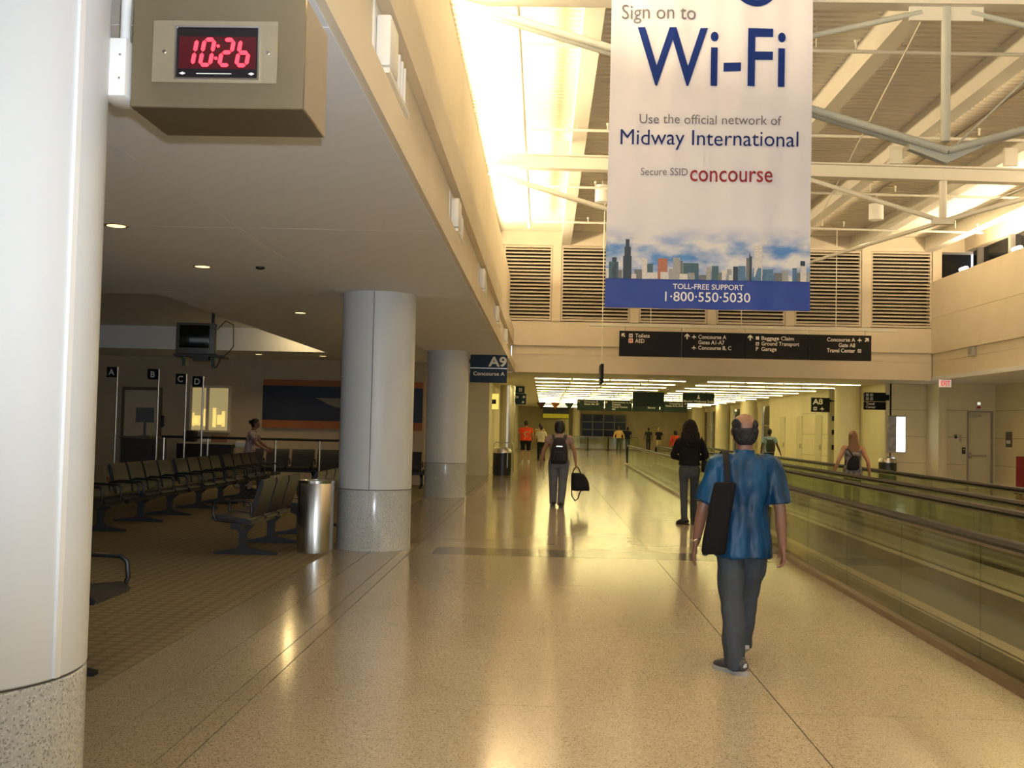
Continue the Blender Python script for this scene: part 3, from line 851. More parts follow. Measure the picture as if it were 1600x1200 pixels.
for n, (c, x0, x1, yt) in enumerate(BL):
    mb = MB()
    X0 = (x0 - 40) / 1495 * BW - BW / 2 + .004; X1 = min(BW / 2 - .004, (x1 - 40) / 1495 * BW - BW / 2)
    zt = .33 + (492 + (x0 + x1) / 2 * .0185 - yt) * .00153
    o = len(mb.v); yo = -.007 - (n % 5) * .0006
    for x, z in ((X0, .33), (X1, .33), (X1, zt), (X0, zt)): mb.v.append((x, yo + warp(x, z), z))
    mb.f.append((o, o + 1, o + 2, o + 3)); groups[n] = (c, mb)
mb = MB(); o = 0; groups['spire'] = ('navy', mb)
for x, z in ((.455, .55), (.485, .55), (.463, .66)): mb.v.append((x, -.008 + warp(x, z), z))
mb.f.append((o, o + 1, o + 2))
for c, mb in groups.values():
    mb.build('printed_tower', mat('ink_' + c + '_tower', SK[c], .5, noise=.25, nscale=14, stretch=(3, 1, 6)), bn, smooth=False)

# ------------------------------------------------------------------ signs
def arrow(parent, x, z, s, ang, m=M_LET, y=-.012):
    pts = [(-.12, -.5), (.12, -.5), (.12, .1), (.42, -.18), (.42, .12), (0, .5), (-.42, .12), (-.42, -.18), (-.12, .1)]
    c, sn = math.cos(ang), math.sin(ang)
    MB().prism([(x + s * (p[0] * c - p[1] * sn), z + s * (p[0] * sn + p[1] * c)) for p in pts], 'y', y, y + .008).build('arrow', m, parent, smooth=False)
def plane(parent, x, z, s, m=M_LET):
    pts = [(-.08, -.5), (.08, -.5), (.07, -.1), (.5, -.22), (.5, -.08), (.08, .2), (.05, .5), (-.05, .5), (-.08, .2), (-.5, -.08), (-.5, -.22), (-.07, -.1)]
    MB().prism([(x + s * p[0], z + s * p[1]) for p in pts], 'y', -.012, -.004).build('pictogram', m, parent, smooth=False)
def square(parent, x, z, s, m=M_LET, inner=None):
    MB().box(x - s / 2, x + s / 2, -.012, -.004, z - s / 2, z + s / 2).build('pictogram', m, parent, smooth=False)
    if inner:
        MB().box(x - s * .3, x - s * .08, -.014, -.010, z - s * .35, z + s * .3).box(x + s * .08, x + s * .3, -.014, -.010, z - s * .35, z + s * .3).build('pictogram', inner, parent, smooth=False)
t = thing('gate_sign', 'blue gate sign reading A9 Concourse A under the soffit edge', 'sign', (-1.29, 24.6, 2.56))
MB().bbox(-.42, .42, 0, .12, .0, .32, .008, 1).build('lower_panel', M_SIGNB, t); MB().bbox(-.42, .42, 0, .12, .335, .63, .008, 1).build('upper_panel', M_SIGNB, t)
MB().box(-.42, .42, .01, .11, .32, .335).build('divider', M_STAIN, t, smooth=False)
text(t, 'A9', .41, .375, .21, M_LET, align='R', bold=.03, width=.42); text(t, 'Concourse A', .37, .16, .085, M_LET, align='R', width=.72, bold=.02)
MB().box(-.445, -.42, .0, .12, .44, .52).build('bracket', M_BLACK, t, smooth=False)

t = thing('overhead_sign', 'wide black overhead direction sign in four panels before the end wall', 'sign', (5.5, 30.0, 3.60))
PW = 1.735
for k in range(4):
    x0 = -3.47 + k * PW
    MB().bbox(x0 + .008, x0 + PW - .008, 0, .1, 0, .70, .006, 1).build('panel', M_SIGN, t)
mb = MB()
for x in (-3.3, -1.74, .0, 1.74, 3.3): mb.cyl((x, .05, .70), (x, .05, .84), .012, 6)
mb.build('hanger', M_STAIN, t)
MB().box(-4.3, 4.15, .0, .1, .82, .90).build('carrier_bar', M_STEEL_P, t, smooth=False)
mb = MB()
for x in (-2.6, -.1, 2.5): mb.cyl((x, .05, .90), (x, .05, 3.80), .012, 6)
mb.build('suspension_rod', M_STEEL_P, t)
arrow(t, -3.36, .58, .13, PI / 4); square(t, -3.15, .57, .1, inner=M_SIGN); square(t, -3.15, .43, .12, mat('aed_white', (.8, .6, .55), .5, noise=.02), mat('aed_red', (.5, .04, .04), .5, noise=.02))
text(t, 'Toilets', -3.03, .52, .105, M_LET, width=.40, bold=.015); text(t, 'AED', -3.03, .375, .105, M_LET, width=.26, bold=.015)
x0 = -3.47 + PW
arrow(t, x0 + .14, .58, .16, 0); plane(t, x0 + .33, .57, .12); plane(t, x0 + .33, .27, .12)
for i, (s, w) in enumerate((('Concourse A', .77), ('Gates A1-A7', .72), ('Concourse B, C', .91))): text(t, s, x0 + .45, .52 - .15 * i, .105, M_LET, width=w, bold=.015)
x0 += PW
arrow(t, x0 + .14, .58, .16, 0); square(t, x0 + .34, .57, .09); square(t, x0 + .34, .41, .09, inner=M_SIGN); text(t, 'P', x0 + .30, .22, .105, M_LET, bold=.015)
for i, (s, w) in enumerate((('Baggage Claim', .89), ('Ground Transport', 1.04), ('Garage', .42))): text(t, s, x0 + .45, .52 - .15 * i, .105, M_LET, width=w, bold=.015)
x0 += PW
arrow(t, x0 + 1.60, .58, .14, -PI / 4); plane(t, x0 + 1.40, .57, .12); square(t, x0 + 1.40, .27, .09, inner=M_SIGN)
for i, (s, w) in enumerate((('Concourse A', .77), ('Gate A8', .45), ('Travel Center', .77))): text(t, s, x0 + 1.28, .52 - .15 * i, .105, M_LET, width=w, align='R', bold=.015)

t = thing('blade_sign', 'narrow black sign hanging edge on from a thin rod before the corridor', 'sign', (1.42, 27.0, 2.70))
MB().bbox(-.04, .04, 0, .9, 0, .49, .01, 1).build('panel', M_SIGN, t); MB().cyl((0, .3, .49), (0, .3, 4.70), .014, 6).build('rod', M_STEEL_P, t)

t = thing('toilet_sign', 'stepped blue toilets sign hanging at the left corridor wall', 'sign', (-1.22, 43.2, 2.48))
MB().bbox(-.44, .41, 0, .12, .44, .72, .006, 1).build('upper_panel', M_SIGNB, t); MB().bbox(-.44, .48, 0, .12, .0, .43, .006, 1).build('lower_panel', M_SIGNB, t)
text(t, 'Toilets', .18, .25, .11, M_LET, align='R', width=.5, bold=.02); square(t, .25, .58, .13, inner=M_SIGNB); square(t, .39, .3, .09); square(t, .36, .09, .08)

t = thing('corridor_sign', 'dark green four panel direction sign deep in the corridor', 'sign', (4.8, 59.4, 2.58))
L4 = [['Concourse B', 'Gates B6, B7'], ['Concourses A, B, C', 'Tickets', 'Travel Center', 'AED'], ['Baggage Claim', 'Ground Transport', 'Garage'], ['Concourse A', 'Gates A12, A18']]
for k in range(4):
    x0 = -3.03 + k * 1.515
    MB().bbox(x0 + .02, x0 + 1.5, 0, .1, 0, .56, .006, 1).build('panel', M_SIGNG, t)
    for i, s in enumerate(L4[k]): text(t, s, (x0 + .4) if k < 2 else (x0 + 1.25), .43 - .125 * i, .085, M_LET, width=.068 * len(s), align='L' if k < 2 else 'R', bold=.02)
    arrow(t, (x0 + .12) if k < 2 else (x0 + 1.38), .47, .11, (PI / 4, 0, 0, -PI / 4)[k])
MB().cyl((-2.5, .05, .56), (-2.5, .05, .64), .02, 6).cyl((2.5, .05, .56), (2.5, .05, .64), .02, 6).build('hanger', M_STEEL_P, t)
t = thing('sign_box', 'blank dark sign box hanging from the corridor ceiling', 'sign', (4.42, 46.2, 2.58))
MB().bbox(-.67, .67, 0, .14, 0, .60, .01, 1).build('panel', M_SIGNG, t); MB().cyl((-.4, .07, .6), (-.4, .07, .63), .02, 6).cyl((.4, .07, .6), (.4, .07, .63), .02, 6).build('hanger', M_STEEL_P, t)
t = thing('walkway_sign', 'dark sign reading Moving Walkway Ends over the walkway', 'sign', (6.54, 46.2, 2.74))
MB().bbox(-.67, .67, 0, .1, 0, .44, .006, 1).build('panel', M_SIGNG, t); text(t, 'Moving Walkway Ends', 0, .045, .10, M_LET, width=1.28, align='C', bold=.02)
MB().prism([(-.07, .2), (.07, .2), (.05, .26), (.02, .3), (.03, .36), (-.03, .36), (-.02, .3), (-.05, .26)], 'y', -.012, -.004).build('pictogram', M_LET, t, smooth=False)
MB().cyl((-.4, .05, .44), (-.4, .05, .47), .02, 6).cyl((.4, .05, .44), (.4, .05, .47), .02, 6).build('hanger', M_STEEL_P, t)
t = thing('gate_sign', 'dark gate sign reading A8 on the right corridor wall', 'sign', (10.0, 39.5, 2.36))
MB().bbox(-.33, .33, 0, .1, .0, .52, .006, 1).build('panel', M_SIGN, t); text(t, 'A8', -.29, .28, .19, M_LET, width=.36, bold=.02)
square(t, -.2, .12, .12, inner=M_SIGN); plane(t, .05, .12, .14); MB().box(.33, .40, .02, .08, .36, .46).box(.33, .72, -.0, .04, .39, .43).build('bracket', M_SIGN, t, smooth=False)
t = thing('travel_sign', 'dark sign with pictograms reading Travel Center beside the lit display', 'sign', (10.33, 34.15, 2.36))
MB().bbox(-.34, .34, 0, .1, 0, .25, .006, 1).build('lower_panel', M_SIGN, t); MB().bbox(-.34, .34, 0, .1, .26, .54, .006, 1).build('upper_panel', M_SIGN, t)
text(t, 'Travel', -.28, .15, .08, M_LET, width=.26, bold=.015); text(t, 'Center', -.28, .045, .08, M_LET, width=.30, bold=.015)
for i in range(4): square(t, -.24 + .13 * (i % 2), .46 - .12 * (i // 2), .085, inner=M_SIGN)
MB().box(.34, .45, .02, .08, .3, .48).build('bracket', M_SIGN, t, smooth=False)
t = thing('exit_sign', 'lit white exit sign with red letters under the right soffit', 'sign', (11.46, 31.3, 2.985))
MB().bbox(-.17, .17, 0, .06, 0, .22, .01, 1).build('panel', mat('exit_white', (.85, .8, .75), .4, noise=.02, emit=(1, .8, .65), estr=.35), t)
text(t, 'EXIT', 0, .045, .13, mat('exit_red', (.6, .03, .03), .5, noise=.02, emit=(.9, .04, .03), estr=.5), width=.26, align='C', bold=.02)
MB().box(-.03, .03, .0, .06, .22, .216).build('mount', M_WHITE, t, smooth=False)

# ------------------------------------------------------------------ right hand wall fittings
t = thing('display_case', 'glowing white lightbox display with a picture half on the right wall', 'display', (11.09, 34.42, 1.03))
MB().bbox(-.29, .29, 0, .08, 0, 1.16, .01, 1).build('frame', M_STAIN, t)
MB().box(.0, .27, -.006, 0, .03, 1.13).build('lit_panel', mat('lightbox', (.9, .9, .95), .4, noise=.01, emit=(.92, .95, 1), estr=3.2), t, smooth=False)
MB().box(-.27, -.01, -.006, 0, .03, 1.13).build('picture', mat('poster_print', (.14, .13, .10), .3, noise=.9, nscale=5, emit=(.25, .22, .16), estr=.25), t, smooth=False)
dr = setting('door_1')
MB().box(13.0, 13.70, 33.66, 33.72, 0, 2.34).build('leaf', M_YWALL, dr, smooth=False)
MB().box(12.96, 13.0, 33.56, 33.72, 0, 2.38).box(13.70, 13.74, 33.56, 33.72, 0, 2.38).box(13.0, 13.7, 33.56, 33.72, 2.34, 2.38).build('frame', mat('door_frame', (.42, .36, .30), .5, noise=.03), dr, smooth=False)
MB().bbox(13.06, 13.55, 33.58, 33.66, .98, 1.04, .01, 1).build('push_bar', M_CHROME, dr)
MB().bbox(13.03, 13.11, 33.62, 33.66, .92, 1.10, .01, 1).build('lock_plate', M_STAIN, dr)
MB().box(13.0, 13.4, 33.58, 33.66, 2.20, 2.27).build('closer', M_STAIN, dr, smooth=False)
t = thing('alarm_strobe', 'white alarm strobe above the right hand door', 'alarm', (13.3, 33.6, 2.40))
MB().bbox(-.07, .07, -.05, 0, 0, .26, .01, 1).build('base', M_WHITE, t); MB().bbox(-.045, .045, -.08, -.05, .17, .24, .01, 1).build('lens', mat('strobe_lens', (.9, .9, .85), .2, noise=.01, emit=(1, .95, .8), estr=.8), t); MB().box(-.05, .05, -.055, -.05, .05, .13).build('grille', mat('aed_red', (.5, .04, .04), .5), t)
for x, z, w, h, m, lb in ((12.86, 1.05, .10, .2, M_BLACK, 'small black card reader beside the right door lock'), (12.62, 1.52, .07, .12, M_BLACK, 'tiny black intercom plate on the wall left of the right door'), (12.75, 1.42, .06, .22, M_STAIN, 'narrow steel plate between intercom and right door')):
    t = thing('wall_plate', lb, 'plate', (x, 33.6, z)); MB().bbox(-w / 2, w / 2, -.04, 0, 0, h, .006, 1).build('cover', m, t); MB().box(-w * .25, w * .25, -.044, -.04, h * .6, h * .8).build('button', M_CHROME, t, smooth=False)
t = thing('wall_plate', 'dark notice plate on the shaded wall right of the door', 'plate', (13.82, 32.6, 1.3)); MB().box(-.02, 0, -.2, .2, 0, .45).build('cover', mat('notice', (.12, .10, .10), .5, noise=.1), t, smooth=False); MB().box(-.024, -.02, -.14, .14, .1, .2).build('print', M_LET, t, smooth=False)
t = thing('red_stand', 'red panel standing at the right edge beside the shaded wall', 'stand', (13.66, 31.4, 0.0))
MB().bbox(-.14, .14, 0, .05, .1, 1.05, .01, 1).build('panel', mat('red_paint', (.32, .03, .03), .5, noise=.05), t); MB().box(-.14, .14, -.12, .17, 0, .04).box(-.03, .03, .0, .05, .04, .1).build('foot', M_BLACK, t, smooth=False)
for y, z in ((29.0, 3.82), (24.5, 3.82)):
    t = thing('wall_speaker', ('far' if y > 26 else 'near') + ' small grey speaker box on the right fascia groove', 'speaker', (11.37, y, z - .1), group='speaker boxes on the right fascia')
    MB().bbox(-.12, 0, -.16, .16, 0, .24, .01, 1).build('body', mat('speaker_grey', (.45, .44, .42), .6, noise=.03), t); MB().box(-.124, -.12, -.12, .12, .04, .2).build('grille', mat('speaker_grille', (.3, .3, .3), .7, noise=.2, nscale=60), t, smooth=False)

# ------------------------------------------------------------------ litter bins
def bin_(name, label, x, y, r, h, body, top, loop=False):
    t = thing(name, label, 'bin', (x, y, 0))
    MB().lathe([(r * .97, 0.003), (r * .97, .04), (r, .045), (r, h * .8), (r * 1.0, h * .82)], 40).build('body', body, t)
    MB().lathe([(r * 1.03, h * .8), (r * 1.03, h * .86), (r * .9, h * .96), (r * .6, h), (r * .1, h * 1.01)], 40).build('lid', top, t)
    return t
t = thing('litter_bin', 'tall brushed steel cylinder litter bin at the carpet edge', 'bin', (-2.725, 13.0, 0))
MB().lathe([(.205, .003), (.205, .03), (.215, .032), (.215, .84), (.21, .85)], 56).build('body', M_STAIN, t)
MB().lathe([(.218, .83), (.218, .862), (.19, .87), (.15, .868), (.15, .80)], 56).build('rim', M_CHROME, t)
t = bin_('litter_bin', 'dark bin with a steel top beside the corridor entrance on the left', -1.33, 35.0, .3, .9, mat('bin_navy', (.02, .025, .03), .3, noise=.1), M_STAIN)
MB().tube([(-.28, .1, .8), (-.28, .1, 1.0), (-.2, .1, 1.06), (.3, .1, 1.06), (.36, .1, 1.0), (.36, .1, .1)], .015, 8).build('handle', M_STAIN, t)
MB().box(.16, .19, -.29, -.24, .25, .75).build('label_plate', M_LET, t, smooth=False)
bin_('litter_bin', 'dark green bin with a steel top below the lit display', 10.72, 34.1, .27, .9, mat('bin_green', (.02, .03, .025), .35, noise=.1), M_STAIN)
t = thing('shelf_unit', 'dark shelf unit inside the travel center recess', 'shelf', (11.35, 39.4, 0)); MB().box(-.35, .35, 0, .4, .02, 1.4).build('body', M_BLACK, t, smooth=False); MB().box(-.37, .37, -.03, .42, 1.4, 1.46).build('top', M_BRONZE, t, smooth=False)
MB().box(-.3, .3, -.02, 0, .3, .36).box(-.3, .3, -.02, 0, .8, .86).build('shelf', M_STAIN, t, smooth=False)
t = thing('wall_cabinet', 'glowing yellow cabinet on the left corridor wall', 'cabinet', (-1.8, 38.0, 2.18))
MB().bbox(-.2, .17, 0, .3, 0, .54, .015, 2).build('case', mat('cabinet_glow', (.8, .65, .2), .4, noise=.03, emit=(1, .72, .16), estr=.9), t); MB().bbox(-.06, .1, -.03, 0, .18, .34, .01, 1).build('unit', M_BLACK, t)
# far end wall of the corridor
fw = setting('wall_far')
MB().box(-3.3, 11.5, 85.0, 85.4, 0, 3.2).build('wall', mat('far_wall', (.5, .42, .26), .7, noise=.15, nscale=.8), fw, smooth=False)
wf = setting('window_2')
MB().box(2.9, 6.4, 84.8, 84.9, .9, 2.75).build('pane', mat('night_glass', (.01, .012, .016), .06), wf, smooth=False)
mb = MB()
for x in (2.9, 3.75, 4.6, 5.45, 6.35): mb.box(x, x + .07, 84.7, 84.8, .9, 2.75)
for z in (.9, 1.5, 2.1, 2.7): mb.box(2.9, 6.4, 84.7, 84.8, z, z + .06)
mb.build('frame', mat('window_frame_far', (.25, .23, .16), .5, noise=.03), wf, smooth=False)
column(2.5, 84.0, 'pale column at the far end of the corridor left of the dark window', .3, m=M_YWALL, base=False)
t = thing('shop_sign', 'yellow shop fascia sign at the far end of the corridor', 'sign', (.9, 84.0, 2.36)); MB().box(-1.0, 1.0, 0, .2, 0, .32).build('panel', mat('yellow_sign', (.55, .45, .03), .5, noise=.05, emit=(.6, .5, .02), estr=.25), t, smooth=False); MB().box(-1.02, 1.02, .02, .22, .32, .84).build('backing', M_BLACK, t, smooth=False)
for k in range(2):
    t = thing('door_panel', ('left' if k == 0 else 'right') + ' pale yellow door leaf under the yellow shop sign', 'door', (1.45 + .35 * k, 84.6, 0), group='door leaves under the yellow sign'); MB().box(-.14, .14, 0, .1, 0, 2.3).build('leaf', M_YWALL, t, smooth=False); MB().box(.09, .11, -.04, 0, .9, 1.2).build('handle', M_STAIN, t, smooth=False)
cols = [(.10, .02, .02), (.5, .2, .05), (.04, .09, .06), (.04, .03, .05), (.15, .05, .03)]
for k in range(5):
    o = MB().prism([(-.32, .0), (.32, .0), (0, -.42)], 'y', 0, .03).build('pennant', mat('pennant_%d' % k, cols[k], .6, noise=.05), None, (-.2 + k * .9, 70.0, 3.2), smooth=False)
    tag(o, ['dark red', 'orange', 'green', 'black', 'brown'][k] + ' triangular pennant hanging from the corridor ceiling', 'pennant', 'pennants in the corridor')
t = thing('queue_barrier', 'pair of black stanchions with a sagging belt far down the corridor', 'barrier', (4.0, 80.0, 0))
for x in (-.75, .75):
    MB().cyl((x, 0, .05), (x, 0, 1.0), .05, 10).build('post', M_BLACK, t); MB().lathe([(.2, .003), (.2, .03), (.05, .06)], 16, x, 0).build('foot', M_BLACK, t)
MB().tube([(-.75, 0, .9), (-.3, 0, .72), (0, 0, .66), (.3, 0, .72), (.75, 0, .9)], .03, 6).build('belt', M_STAIN, t)
t = thing('glass_barrier', 'low glass balustrade across the far end of the corridor', 'balustrade', (3.6, 82.5, 0))
MB().box(-2.6, 3.6, -.01, .01, .1, .95).build('glass', M_GLASS, t, smooth=False); MB().box(-2.6, 3.6, -.05, .05, .95, 1.02).build('rail', M_BRONZE, t, smooth=False); MB().box(-2.6, 3.6, -.06, .06, .002, .1).build('skirt', M_BRONZE, t, smooth=False)
# right corridor windows and wall joints
wr = setting('window_3')
for k in range(7):
    y = 53.0 + k * 4.2
    MB().box(11.12, 11.19, y, y + 2.4, .1, 2.9).build('pane', mat('night_glass_warm', (.05, .055, .05), .1, noise=.05), wr, smooth=False)
    MB().box(11.08, 11.19, y - .06, y, .1, 2.9).box(11.08, 11.19, y + 2.4, y + 2.46, .1, 2.9).box(11.08, 11.19, y, y + 2.4, 1.9, 1.96).build('frame', M_STAIN, wr, smooth=False)
for k, (y0, y1, h) in enumerate(((42.2, 43.2, 2.3), (45.4, 46.3, 2.3), (48.6, 49.6, 2.3))):
    d = setting('door_%d' % (k + 2)); MB().box(10.72, 10.75, y0, y1, 0.01, h).build('leaf', mat('corridor_door', (.70, .64, .44), .55, noise=.03), d, smooth=False); MB().box(10.66, 10.72, y0 + .06, y0 + .1, .95, 1.15).build('handle', M_STAIN, d, smooth=False)
for z in (.72, 1.55, 2.38):
    struct('trim_%d' % (5 + int(z)), MB().box(10.9, 12.05, 34.494, 34.50, z, z + .008).box(12.3, 12.96, 33.594, 33.6, z, z + .008).box(13.812, 13.82, 20, 33.6, z, z + .008).box(10.742, 10.75, 40.3, 42.2, z, z + .01).box(10.742, 10.75, 43.2, 45.4, z, z + .01), M_JOINT, smooth=False)
# right bay strip between the A8 sign and the column, with small plates
t = thing('notice_board', 'narrow grey service panel with small notices beside the cream column', 'panel', (10.18, 39.78, 0)); MB().box(.2, .56, -.0, .2, 0, 3.19).build('board', mat('service_grey', (.42, .39, .28), .6, noise=.03), t, smooth=False)
for z, m in ((1.0, M_SIGN), (1.55, M_SIGN), (2.05, M_SIGNB)): MB().box(.3, .45, -.02, -.0, z, z + .18).build('notice', m, t, smooth=False)
# ------------------------------------------------------------------ gate seating
def rounded_slab(prof, th, x0, x1):
    """profile polyline in (y,z) thickened to a cushion and extruded along x"""
    up, dn = [], []
    for i, p in enumerate(prof):
        a = Vector(prof[max(0, i - 1)]); b = Vector(prof[min(len(prof) - 1, i + 1)])
        tg = (b - a).normalized(); nr = Vector((-tg.y, tg.x))
        w = th * (0.45 if i in (0, len(prof) - 1) else 1.0)
        up.append((p[0] + nr.x * w / 2, p[1] + nr.y * w / 2)); dn.append((p[0] - nr.x * w / 2, p[1] - nr.y * w / 2))
    bm = bmesh.new(); mb = MB(); mb.prism(up + dn[::-1], 'x', x0, x1)
    return mb
ARM = [(-.02, .40), (-.24, .42), (-.27, .50), (-.26, .60), (-.22, .635), (.10, .645), (.16, .62), (.17, .50)]
def bench_proto(n, label):
    p = .64
    t = thing('beam_bench', label, 'bench', group='black vinyl bench seating at the gate')
    seat = rounded_slab([(-.30, .425), (-.24, .445), (-.05, .425), (.12, .40), (.17, .405)], .065, -.28, .28)
    back = rounded_slab([(.15, .45), (.185, .55), (.225, .70), (.265, .84), (.275, .88)], .055, -.28, .28)
    sm = seat.mesh('seat', M_SEAT); bk = back.mesh('backrest', M_SEAT)
    am = MB().tube([(0, a, b) for a, b in ARM], .017, 8).mesh('armrest', M_BLACK)
    x0 = -(n - 1) * p / 2
    for k in range(n):
        link('seat', sm, t, (x0 + k * p, 0, 0)); link('backrest', bk, t, (x0 + k * p, 0, 0))
    for k in range(n + 1):
        link('armrest', am, t, (x0 + (k - .5) * p, 0, 0))
    MB().box(x0 - .34, -x0 + .34, -.06, .06, .32, .39).build('beam', M_BLACK, t, smooth=False)
    for k in ((0, n - 1) if n < 4 else (0.5, n - 1.5)):
        x = x0 + k * p
        mb = MB(); mb.prism([(-.34, .003), (.40, .003), (.40, .025), (.10, .075), (.045, .10), (.045, .26), (.12, .34), (-.14, .34), (-.045, .26), (-.045, .10), (-.08, .075), (-.34, .025)], 'x', x - .035, x + .035)
        mb.build('pedestal', M_BLACK, t, smooth=False)
    return t
b4 = bench_proto(4, 'x'); b3 = bench_proto(3, 'x')
spots = [(b4, -3.0, 5.85, PI / 2, 'black bench whose armrest shows right beside the near column'),
         (b3, -3.47, 13.2, -PI / 2, 'black three seat bench beside the steel litter bin, seen end on'),
         (b3, -3.35, 15.6, -PI / 2, 'black bench behind the steel litter bin, hidden by the round column'),
         (b4, -6.05, 14.1, PI / 2, 'nearest bench of the long row left of the carpet aisle'),
         (b4, -6.05, 16.85, PI / 2, 'second bench of the long row left of the carpet aisle'),
         (b4, -6.05, 19.6, PI / 2, 'third bench of the long row left of the carpet aisle'),
         (b4, -6.05, 22.35, PI / 2, 'farthest bench of the long row, in front of the leaning person'),
         (b4, -9.2, 19.0, PI / 2, 'dark bench behind the long row, near the podium'),
         (b4, -6.3, 26.6, 0, 'bench facing the camera behind the handrail, left of the pair under the mural'),
         (b4, -3.62, 26.6, 0, 'bench facing the camera behind the handrail, right of the pair under the mural')]
seen = set()
for proto, x, y, rz, lb in spots:
    o = proto if proto.name not in seen else copy_tree(proto)
    seen.add(proto.name)
    o.location = (x, y, .004); o.rotation_euler = (0, 0, rz); o['label'] = lb

# ------------------------------------------------------------------ television on its ceiling bracket
t = thing('television', 'old box television on a ceiling bracket above the gate seats', 'television', (-5.57, 17.0, 2.60), math.radians(4))
MB().bbox(-.31, .31, 0, .14, .0, .50, .02, 2).build('front_shell', mat('tv_grey', (.09, .09, .09), .45, noise=.05), t)
mb = MB(); mb.v += [(-.28, .14, .03), (.28, .14, .03), (.28, .14, .47), (-.28, .14, .47), (-.16, .5, .1), (.16, .5, .1), (.16, .5, .40), (-.16, .5, .40)]
mb.f += [(0, 1, 2, 3), (4, 7, 6, 5), (0, 4, 5, 1), (1, 5, 6, 2), (2, 6, 7, 3), (3, 7, 4, 0)]; mb.build('back_shell', M_BLACK, t, smooth=False)
MB().bbox(-.25, .22, -.012, .0, .10, .46, .01, 2).build('screen', mat('tv_screen', (.006, .007, .008), .12, noise=.1), t)
MB().box(-.34, .44, .0, .5, -.035, -.003).build('bracket_shelf', M_BLACK, t, smooth=False)
MB().cyl((.2, .3, -.03), (.2, .3, 1.12), .025, 10).build('bracket_pole', M_BLACK, t)
MB().box(-.22, -.17, .1, .3, -.18, -.03).box(.24, .29, .1, .3, -.2, -.03).box(-.05, .2, .05, .3, -.10, -.03).build('bracket_arm', M_BLACK, t, smooth=False)
MB().tube([(.30, .2, .42), (.42, .2, .56), (.55, .2, .5), (.56, .2, .15), (.48, .2, .05), (.36, .2, -.05), (.30, .2, -.2)], .008, 6).build('cable', M_BLACK, t)

# ------------------------------------------------------------------ boarding line posts, podium, handrail
for ch, x, z, y in (('A', -9.5, 2.69, 24.0), ('B', -8.57, 2.66, 24.0), ('C', -7.95, 2.57, 24.0), ('D', -7.57, 2.52, 24.0)):
    t = thing('queue_post', 'thin steel boarding post carrying the letter %s' % ch, 'post', (x, y - .25, .004), group='lettered boarding posts')
    MB().cyl((0, 0, 0.02), (0, 0, z), .022, 10).build('pole', M_STAIN, t); MB().lathe([(.14, 0), (.14, .015), (.03, .03)], 20).build('foot', M_STAIN, t)
    MB().box(-.24, -.025, -.01, .01, z - .23, z - .0).build('letter_plate', M_SIGN, t, smooth=False)
    text(t, ch, -.135, z - .18, .13, M_LET, align='C', y=-.013, bold=.02)
t = thing('podium', 'dark boarding podium under the letter A post', 'podium', (-9.2, 24.4, .004))
MB().box(-.42, .42, 0, .6, 0, 1.1).build('body', mat('podium_laminate', (.05, .045, .04), .5, noise=.1), t, smooth=False); MB().box(-.46, .46, -.04, .64, 1.1, 1.15).build('top', M_BRONZE, t, smooth=False)
t = thing('monitor', 'black monitor on a stand on the boarding podium', 'monitor', (-9.2, 24.7, 1.155), math.radians(15))
MB().box(-.2, .2, -.05, .02, .32, .66).build('screen', M_BLACK, t, smooth=False); MB().box(-.03, .03, -.02, .02, .02, .34).build('stem', M_BLACK, t, smooth=False); MB().box(-.12, .12, -.1, .1, 0, .02).build('base', M_BLACK, t, smooth=False)
t = thing('handrail', 'long dark handrail on steel posts across the gate area', 'rail', (-6.6, 24.3, .004))
MB().cyl((-2.05, 0, 1.16), (2.35, 0, 1.16), .03, 10).build('rail', M_BLACK, t)
for x in (-2.0, -1.0, .55, 1.55, 2.3):
    MB().cyl((x, 0, 0), (x, 0, 1.14), .022, 8).build('post', M_STAIN, t)
t = thing('desk_clutter', 'small counter with papers under the lit gate window', 'counter', (-8.6, 27.2, .004))
MB().box(-.7, .7, 0, .55, 0, .95).build('body', M_BLACK, t, smooth=False); MB().box(-.74, .74, -.03, .6, .95, 1.0).build('top', mat('counter_top', (.35, .32, .25), .4, noise=.05), t, smooth=False)
for k, (x, w, h, c) in enumerate(((-.45, .3, .28, M_BLACK), (.0, .25, .12, M_WHITE), (.3, .35, .18, mat('box_brown', (.28, .14, .07), .6, noise=.1)))):
    o = MB().bbox(-w / 2, w / 2, 0, .25, 0, h, .01, 1).build('desk_box', c, None, (-8.6 + x, 27.35, 1.004)); tag(o, ['black equipment box on the counter under the lit window', 'white paper tray in the middle of the gate counter', 'brown box at the right end of the gate counter'][k], 'box')
t = thing('sack', 'pale bag of papers leaning by the handrail near the leaning person', 'bag', (-7.0, 25.0, .004)); MB().bbox(-.2, .2, -.1, .15, 0, .95, .07, 3).build('sack', mat('sack_cloth', (.52, .42, .26), .8, noise=.2, nscale=9), t); MB().bbox(-.17, .17, -.07, .12, .93, 1.08, .05, 2).build('contents', M_WHITE, t)
